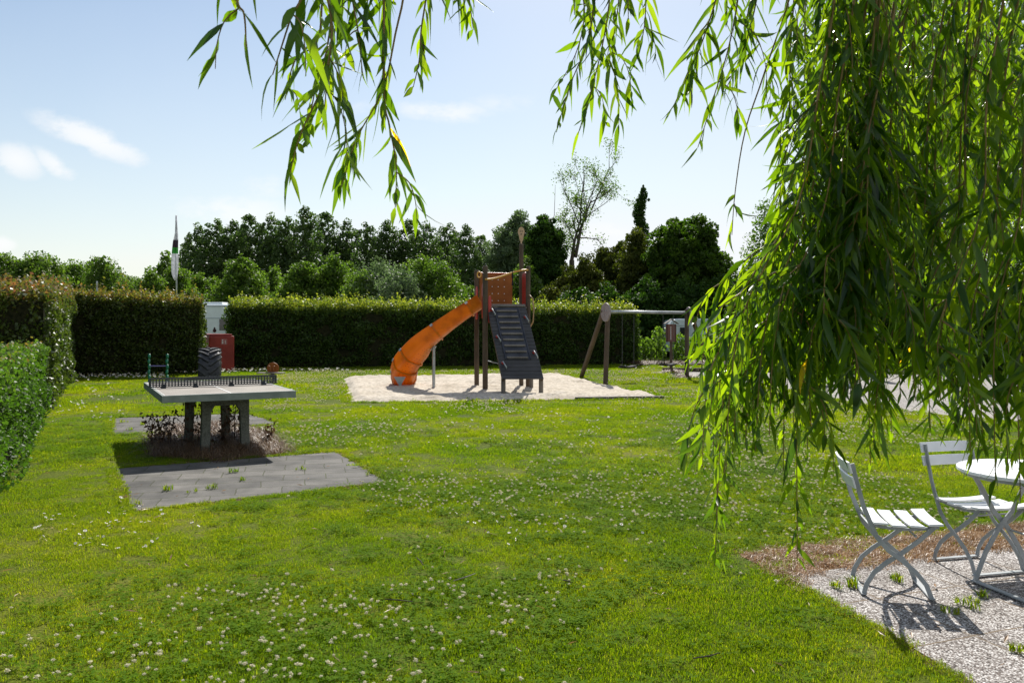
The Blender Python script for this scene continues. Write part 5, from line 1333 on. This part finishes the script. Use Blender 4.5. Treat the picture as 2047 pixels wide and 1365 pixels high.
# ------------------------------------------------------------------ the weeping willow
class Leaves:
    def __init__(s): s.B = []; s.D = []; s.E = []; s.L = []; s.W = []; s.R = []
    def add(s, B, D, E, L, W, R): s.B.append(B); s.D.append(D); s.E.append(E); s.L.append(L); s.W.append(W); s.R.append(R)
    def build(s, r):
        B = np.concatenate(s.B); D = norm(np.concatenate(s.D)); E = np.concatenate(s.E); L = np.concatenate(s.L)[:, None]; W = np.concatenate(s.W)[:, None]; R = np.concatenate(s.R); n = len(B)
        q = unit(n, r); S0 = norm(np.cross(D, q)); st = [0, .12, .32, .55, .8, 1.0]; wd = [.08, .55, 1.0, .9, .45, .02]
        curl = r.normal(0, .75, (n, 1)); rows = []
        Nn = np.cross(S0, D)
        tw = r.normal(0, .8, (n, 1))
        for f, w in zip(st, wd):
            c = B+L*(D*(f-.18*f*f)+E*f*f*.55+Nn*curl*f*f*.4)
            S = norm(S0*np.cos(tw*f)+Nn*np.sin(tw*f)); Up = np.cross(S, D)
            rows += [c-S*W*w*.5, c-Up*W*w*.14, c+S*W*w*.5]
        V = np.stack(rows, 1).reshape(-1, 3); o = np.arange(n)[:, None, None]*18
        fq = []
        for k in range(5): fq += [[k*3, k*3+1, k*3+4, k*3+3], [k*3+1, k*3+2, k*3+5, k*3+4]]
        Fq = (o+np.array(fq)[None]).reshape(-1, 4); return V, Fq, np.repeat(R, 18)
def smoothpath(pts, n):
    pts = [Vector(p) for p in pts]; out = []
    m = len(pts)-1; per = max(2, n//m)
    for i in range(m):
        p0 = pts[max(i-1, 0)]; p1 = pts[i]; p2 = pts[i+1]; p3 = pts[min(i+2, m)]
        for k in range(per):
            t = k/per; out.append(.5*((2*p1)+(p2-p0)*t+(2*p0-5*p1+4*p2-p3)*t*t+(3*p1-p0-3*p2+p3)*t**3))
    out.append(pts[-1]); return out
def hanging(path, r, root, bare=0.0, sides=6, leafL=.095, dens=1.0, tw=.0022, sidelen=.28, name='hanging_branch', leafW=.0155, spread=1.0, collect=None):
    """one hanging branch: drooping twig with side twigs, willow leaves along them"""
    pts = smoothpath(path, 24); L = sum((pts[i+1]-pts[i]).length for i in range(len(pts)-1))
    tb = MB() if collect is None else collect[0]; tb.tube(pts, list(np.linspace(tw*1.5, tw*.5, len(pts))), 5)
    lf = Leaves() if collect is None else collect[1]
    def dress(pp, a0, step, k0=0):
        P_ = np.array(pp); seg = np.linalg.norm(np.diff(P_, axis=0), axis=1); cum = np.concatenate([[0], np.cumsum(seg)]); tot = cum[-1]
        s = np.arange(a0*tot, tot, step/dens); 
        if len(s) == 0: return
        s = s+r.normal(0, step*.3, len(s)); s = np.clip(s, 0, tot); B = np.stack([np.interp(s, cum, P_[:, k]) for k in range(3)], 1)
        T = norm(np.stack([np.interp(np.clip(s+.02, 0, tot), cum, P_[:, k])-np.interp(np.clip(s-.02, 0, tot), cum, P_[:, k]) for k in range(3)], 1))
        az = np.arange(len(s))*2.4+r.uniform(0, 6)+r.normal(0, .4, len(s)); hz = np.stack([np.cos(az), np.sin(az), np.zeros(len(s))], 1)
        D = T*r.uniform(.45, 1.1, (len(s), 1))+hz*r.uniform(.25, 1.2, (len(s), 1))*spread+np.array([0, 0, -.12]); E = np.array([0, 0, -1])*r.uniform(-.1, 1.0, (len(s), 1))+T*.2+r.normal(0, .22, (len(s), 3))
        tip = np.clip((tot-s)/max(tot*.15, .04), .62, 1); LL = leafL*r.uniform(.5, 1.25, len(s))*tip; WW = leafW*r.uniform(.6, 1.3, len(s))*(.6+.4*tip)
        lf.add(B, D, E, LL, WW, np.clip(r.random(len(s))*.97, 0, 1)+ (r.random(len(s)) < .0018)*1.0)
    dress(pts, bare, .0165)
    for k in range(sides):
        f = r.uniform(min(max(bare, .02), .85), .9); p = pts[int(f*(len(pts)-1))]; az = r.uniform(0, 2*PI); SL = sidelen*r.uniform(.45, 1.2)*(1-.22*f)
        h = Vector((math.cos(az), math.sin(az), 0)); q = [p, p+h*SL*.28+Vector((0, 0, -SL*.22)), p+h*SL*.42+Vector((0, 0, -SL*.62)), p+h*SL*.45+Vector((0, 0, -SL*1.05))]
        q = smoothpath(q, 9); tb.tube(q, list(np.linspace(tw*.8, tw*.35, len(q))), 4); dress(q, .05, .0165)
    if collect is not None: return None
    V, Fq, rn = lf.build(r)
    tv = np.array(tb.v); nt_ = len(tv)
    tf4 = np.array([f for f in tb.f if len(f) == 4]); 
    allV = np.concatenate([tv, V]); allF = np.concatenate([tf4, Fq+nt_]) if len(tf4) else Fq+nt_
    mi = np.concatenate([np.zeros(len(tf4)), np.ones(len(Fq))])
    return arr_obj(name, allV, allF, np.concatenate([np.zeros(nt_), rn]), [M['twig'], M['willow']], root, mi=mi)
WB = Vector((4.6, 2.2, 0))
will = thing('weeping_willow', 'weeping willow whose long leafy branches hang down in the foreground', 'tree', WB)
b = MB(); b.tube([WB-Vector((0, 0, .1)), WB+Vector((-.05, .02, .4)), WB+Vector((-.1, .05, 1.6)), WB+Vector((-.15, .1, 3.0)), WB+Vector((-.1, .1, 4.6))], [.42, .30, .27, .24, .16], 14)
obj('trunk', b, M['bark'], will, world=True, smooth=True)
limbs = [[(4.5, 2.3, 2.6), (3.4, 2.3, 3.5), (2.0, 2.25, 3.65), (.6, 2.1, 3.35), (-.6, 1.8, 3.0)], [(4.5, 2.3, 3.2), (3.3, 2.7, 4.1), (2.0, 3.1, 4.2), (.9, 3.2, 3.9)],
         [(4.5, 2.3, 2.9), (3.6, 3.2, 3.8), (2.8, 4.2, 4.3), (2.2, 5.0, 4.2)], [(4.5, 2.4, 3.4), (4.6, 3.6, 4.6), (4.9, 5.4, 4.9), (5.2, 7.6, 5.0), (5.6, 10.2, 4.8)], [(4.4, 2.2, 3.0), (3.0, 1.6, 3.7), (1.5, 1.2, 3.6), (0, 1.2, 3.3)]]
for l in limbs: obj('limb', MB().tube(smoothpath(l, 16), list(np.linspace(.11, .02, len(smoothpath(l, 16)))), 8), M['bark'], will, world=True, smooth=True)
def hb(pix, Y, tip_dy=0, **kw):
    """hanging branch through picture positions at a distance of about Y metres"""
    n = len(pix); pts = [P(px, py, Y+tip_dy*i/(n-1)) for i, (px, py) in enumerate(pix)]
    top = pts[0]+Vector((.0, .0, .35)); return hanging([top]+pts, rw, will, **kw)
rw = np.random.default_rng(77)
# individual branches in front of the open sky
hb([(470, -40), (488, 30), (492, 95)], 1.45, sides=1, sidelen=.12, leafL=.10, dens=.55)
hb([(612, -60), (580, 40), (545, 150)], 1.5, sides=1, sidelen=.12, leafL=.10, dens=.6)
hb([(650, -60), (664, 60), (645, 170), (600, 270), (580, 345)], 1.65, sides=3, sidelen=.13, leafL=.115, dens=.75, spread=.7)
hb([(668, -60), (655, 90), (628, 190), (612, 290)], 1.9, sides=2, sidelen=.16, leafL=.085, dens=.8)
hb([(700, -60), (715, 60), (725, 150)], 1.9, sides=2, sidelen=.13, dens=.7)
hb([(640, 60), (590, 120), (570, 200)], 2.2, sides=2, sidelen=.16, leafL=.075, dens=.8)
hb([(690, -60), (660, 110), (645, 260)], 2.0, sides=2, sidelen=.16, leafL=.085, dens=.8)
hb([(812, -60), (790, 70), (765, 180), (712, 280), (682, 375)], 1.95, bare=.62, sides=2, sidelen=.15, leafL=.09, dens=.9, spread=.55)
hb([(768, 182), (778, 250), (792, 330), (790, 415)], 1.95, sides=2, sidelen=.12, leafL=.088, dens=.95, spread=.6) 
hb([(856, -60), (842, 60), (838, 120), (826, 175)], 2.2, bare=.5, sides=1, sidelen=.1, leafL=.085, dens=.8)
hb([(905, -80), (915, 0)], 2.3, sides=2, sidelen=.14, dens=1); hb([(932, -80), (946, 60)], 2.3, sides=1, sidelen=.1, dens=.8)
for (x0, x1, y1) in ((625, 640, 20), (740, 742, 10), (780, 782, 5), (1255, 1256, 40), (1150, 1148, 30)): hb([(x0, -90), (x1, y1)], 2.2, sides=1, sidelen=.12, leafL=.075, dens=.8)
hb([(1190, -60), (1178, 70), (1140, 170), (1112, 265)], 2.5, sides=2, sidelen=.2, leafL=.09, spread=.8, dens=.8)
hb([(1222, -60), (1210, 60), (1185, 170), (1155, 270)], 2.5, sides=2, sidelen=.2, leafL=.09, spread=.8, dens=.85)
hb([(1240, -60), (1232, 40), (1215, 130)], 2.6, sides=2, sidelen=.2); hb([(1292, -60), (1290, 30), (1284, 80)], 2.6, sides=2, sidelen=.14)
hb([(1160, -60), (1168, 30), (1150, 110), (1105, 190)], 2.6, sides=2, sidelen=.2, dens=.8)
hb([(1440, -60), (1412, 60), (1375, 150), (1345, 215)], 2.4, sides=3, sidelen=.2, leafL=.10)
hb([(1480, -60), (1460, 80), (1425, 200), (1395, 295)], 2.4, sides=3, sidelen=.2, leafL=.10, dens=.85)
hb([(1520, -60), (1490, 90), (1450, 180)], 2.5, sides=3, sidelen=.22, leafL=.10, dens=.85)
hb([(1590, -60), (1530, 140), (1490, 260), (1470, 380), (1463, 470)], 2.4, bare=.9, sides=1, sidelen=.08, dens=.5)
hb([(1590, -60), (1580, 100), (1577, 240), (1560, 330)], 2.5, bare=.35, sides=4, sidelen=.3)
# the curtain: tips along the lower outline
tipline = [(1392, 700), (1398, 860), (1412, 1130), (1432, 960), (1450, 905), (1478, 890), (1500, 900), (1530, 870), (1560, 940), (1590, 1120), (1612, 900), (1640, 800), (1680, 820), (1705, 790), (1740, 930), (1768, 830), (1800, 790), (1830, 800), (1860, 860), (1880, 800), (1910, 860), (1940, 915), (1965, 900), (1990, 960), (2015, 930), (2040, 1000), (2065, 1040), (2090, 900)]
def tipy(x): return np.interp(x, [p[0] for p in tipline], [p[1] for p in tipline])
count = 24
for (x, y) in tipline:
    Y = rw.uniform(2.0, 2.6); s = max(0, (1640-x))/250; x0 = x+60+190*s+rw.uniform(-20, 50); x += 18*s
    hb([(x0+40, -60), (x0, 200), (x0-40*s-10, 420), (x+40*s, 640 if y > 760 else 560), (x, y)], Y, sides=int(5+s*2)+(9 if y > 1000 else 0), sidelen=.24+.05*s, leafL=.098, dens=.85, tw=.0026); count += 1
while count < 47:
    x = rw.uniform(1420, 2100) if rw.random() < .7 else rw.uniform(1400, 1640); Y = rw.uniform(2.1, 3.3)
    y = rw.uniform(.35, .96)*tipy(x); s = max(0, (1640-x))/250; x0 = x+50+200*s*min(1, y/650)+rw.uniform(-40, 60)
    if x0 < 1510+60*rw.random(): x0 = 1530+rw.uniform(0, 120)
    hb([(x0+30, -60), (x0, y*.25), (x0-20, y*.5), (x0*.45+x*.55, y*.75), (x, y)], Y, sides=int(rw.uniform(4, 8)), sidelen=.28, leafL=.095, dens=.8, tw=.0024); count += 1
for i in range(12):      # the sunlit lobe reaching furthest down on its left side
    x = rw.uniform(1400, 1650); Y = rw.uniform(2.1, 2.9); y = rw.uniform(.86, 1.0)*tipy(x) if i % 3 else rw.uniform(620, 820); s = max(0, (1640-x))/250; x0 = x+90+170*s; x += 22*s
    hb([(x0+160*s+20, -60), (x0+90*s, 260), (x0+20*s, 480), (x+30*s, min(660, y-90)), (x, y)], Y, bare=.35, sides=10, sidelen=.26, leafL=.10, dens=1.0, tw=.0026)
for i in range(7):
    x = rw.uniform(1680, 2080); Y = rw.uniform(2.1, 2.8); y = rw.uniform(.9, 1.02)*tipy(x); x0 = x+rw.uniform(10, 60)
    hb([(x0+20, -60), (x0, 260), (x0-8, 520), (x+10, y-140), (x, y)], Y, bare=.3, sides=9, sidelen=.26, leafL=.10, dens=.95, tw=.0026)
# deeper layers of the same curtain as one dense mass
tb = MB(); lf = Leaves()
for i in range(34):
    x = rw.uniform(1600, 2180); Y = rw.uniform(2.9, 5.2); y = rw.uniform(.2, .78)*(tipy(min(x, 2040))-60) if Y < 4.2 else rw.uniform(150, 640); x0 = x+rw.uniform(-30, 70)
    if x < 1680: y *= .8
    pts = [P(x0, -90, Y)+Vector((0, 0, .3)), P(x0, y*.3, Y), P((x+x0)/2, y*.65, Y), P(x, y, Y)]
    hanging(pts, rw, will, sides=int(rw.uniform(6, 10)), sidelen=.3, leafL=.098, dens=.8, tw=.0024, collect=(tb, lf))
for i in range(30):      # far side of the crown, hanging over the lawn behind the garden table
    X_ = rw.uniform(4.7, 7.4); Y_ = rw.uniform(8.0, 11); z1_ = rw.uniform(1.5, 2.6); q0 = Vector((X_, Y_, 4.7))
    hanging([q0, q0+Vector((rw.normal(0, .08), rw.normal(0, .08), -.7)), Vector((X_+rw.normal(0, .15), Y_+rw.normal(0, .15), (4.0+z1_)/2)), Vector((X_+rw.normal(0, .2), Y_+rw.normal(0, .2), z1_))], rw, will, sides=9, sidelen=.4, leafL=.10, dens=.7, tw=.003, collect=(tb, lf))
V, Fq, rn = lf.build(rw); tv = np.array(tb.v); tf4 = np.array([f for f in tb.f if len(f) == 4])
o = arr_obj('inner_branches', np.concatenate([tv, V]), np.concatenate([tf4, Fq+len(tv)]), np.concatenate([np.zeros(len(tv)), rn]), [M['twig'], M['willow']], will, mi=np.concatenate([np.zeros(len(tf4)), np.ones(len(Fq))]))
tag(o, kind='stuff')

# ------------------------------------------------------------------ sky, sun, camera
SUN_EL = math.radians(42); SUN_AZ = math.radians(5)      # azimuth from +Y towards +X
w = bpy.data.worlds.new('World'); sc.world = w; w.use_nodes = True; nt = w.node_tree; nt.nodes.clear()
out = nt.nodes.new('ShaderNodeOutputWorld'); bg = nt.nodes.new('ShaderNodeBackground'); bg.inputs['Strength'].default_value = .076
sky = nt.nodes.new('ShaderNodeTexSky'); sky.sky_type = 'NISHITA'; sky.sun_disc = False; sky.sun_elevation = SUN_EL; sky.sun_rotation = SUN_AZ
sky.air_density = 1.2; sky.dust_density = .5; sky.ozone_density = 1.3; sky.altitude = 0
tc = nt.nodes.new('ShaderNodeTexCoord'); sx = nt.nodes.new('ShaderNodeSeparateXYZ'); nt.links.new(tc.outputs['Generated'], sx.inputs[0])
def mth(op, a, b=None, clamp=False):
    m = nt.nodes.new('ShaderNodeMath'); m.operation = op; m.use_clamp = clamp
    for i, v in enumerate((a, b)):
        if v is None: continue
        if isinstance(v, (int, float)): m.inputs[i].default_value = v
        else: nt.links.new(v, m.inputs[i])
    return m.outputs[0]
ay = mth('MAXIMUM', sx.outputs['Y'], .05); U_ = mth('DIVIDE', sx.outputs['X'], ay); W2 = mth('DIVIDE', sx.outputs['Z'], ay)
cmb = nt.nodes.new('ShaderNodeCombineXYZ'); nt.links.new(U_, cmb.inputs[0]); nt.links.new(W2, cmb.inputs[1])
mp = nt.nodes.new('ShaderNodeMapping'); mp.inputs['Scale'].default_value = (9, 16, 1); nt.links.new(cmb.outputs[0], mp.inputs[0])
n1 = N(nt, 'ShaderNodeTexNoise', Scale=1.6, Detail=9, Roughness=.62); nt.links.new(mp.outputs[0], n1.inputs['Vector'])
front = mth('GREATER_THAN', sx.outputs['Y'], .05)
total = None
for (px, py, rx, ry, ang, amp) in ((185, 278, 125, 30, 22, 1.0), (35, 320, 55, 32, 20, .95), (112, 330, 55, 20, 33, .9), (885, 224, 95, 24, 4, .8), (1010, 205, 70, 22, 0, .4), (700, 215, 55, 16, 0, .4), (455, 425, 130, 38, 0, .75), (530, 375, 60, 26, 0, .55), (5, 488, 32, 18, 0, .9), (1215, 470, 70, 24, 0, .6), (1480, 475, 50, 20, 0, .6), (830, 380, 60, 10, 0, .35), (345, 396, 18, 7, 0, .4), (640, 430, 80, 20, 0, .4)):
    cu, cv = (px-CX)/F, (HZ-py)/F; a = math.radians(-ang); du = mth('SUBTRACT', U_, cu); dv = mth('SUBTRACT', W2, cv)
    e1 = mth('ADD', mth('MULTIPLY', du, math.cos(a)), mth('MULTIPLY', dv, math.sin(a))); e2 = mth('ADD', mth('MULTIPLY', du, -math.sin(a)), mth('MULTIPLY', dv, math.cos(a)))
    e1 = mth('DIVIDE', e1, rx/F); e2 = mth('DIVIDE', e2, ry/F); rr = mth('ADD', mth('MULTIPLY', e1, e1), mth('MULTIPLY', e2, e2))
    m_ = mth('MULTIPLY', mth('SUBTRACT', 1.0, mth('MULTIPLY', rr, .62), clamp=True), amp)
    total = m_ if total is None else mth('MAXIMUM', total, m_)
dens_ = mth('MULTIPLY', mth('SUBTRACT', mth('ADD', mth('MULTIPLY', total, .9), mth('MULTIPLY', n1.outputs['Fac'], 2.6)), 1.5), 2.0, clamp=True)
dens_ = mth('MULTIPLY', mth('MULTIPLY', dens_, total, clamp=True), front)
veil = N(nt, 'ShaderNodeTexNoise', Scale=2.2, Detail=5, Roughness=.5); nt.links.new(cmb.outputs[0], veil.inputs['Vector'])
vf = ramp(nt, veil.outputs['Fac'], [(.4, (.0, .0, .0)), (.8, (.14, .14, .14))])
vf = mth('ADD', vf, mth('MULTIPLY', mth('SUBTRACT', 1.0, mth('MULTIPLY', sx.outputs['Z'], 2.9), clamp=True), .5))
vf = mth('ADD', vf, mth('MULTIPLY', mth('ADD', mth('MULTIPLY', U_, .8), .22, clamp=True), .55), clamp=True)
skyc = mixc(nt, 1.0, mixc(nt, vf, sky.outputs[0], (8.4, 8.75, 9.2)), (8.6, 8.9, 9.3), 'DARKEN')
fin = mixc(nt, mth('MULTIPLY', dens_, .85), skyc, (9.3, 9.35, 9.4))
nt.links.new(fin, bg.inputs['Color']); nt.links.new(bg.outputs[0], out.inputs[0])
sl = bpy.data.lights.new('sun', 'SUN'); sl.energy = 5.0; sl.angle = math.radians(.53); sl.color = (1, .955, .88)
so_ = bpy.data.objects.new('sun', sl); C.objects.link(so_)
sd = Vector((math.sin(SUN_AZ)*math.cos(SUN_EL), math.cos(SUN_AZ)*math.cos(SUN_EL), math.sin(SUN_EL)))
so_.rotation_euler = sd.to_track_quat('Z', 'Y').to_euler(); so_.location = sd*30
cam = bpy.data.cameras.new('camera'); co = bpy.data.objects.new('camera', cam); C.objects.link(co)
co.location = (0, 0, EYE); co.rotation_euler = (PI/2, 0, 0); cam.sensor_width = 36; cam.lens = 36*F/2047; cam.clip_end = 2000; cam.clip_start = .05
cam.shift_y = -(682.5-HZ)/2047*1.0
cam.dof.use_dof = True; cam.dof.focus_distance = 9; cam.dof.aperture_fstop = 20
sc.camera = co
sc.view_settings.view_transform = 'Standard'; sc.view_settings.look = 'None'; sc.view_settings.exposure = .52; sc.view_settings.gamma = 1
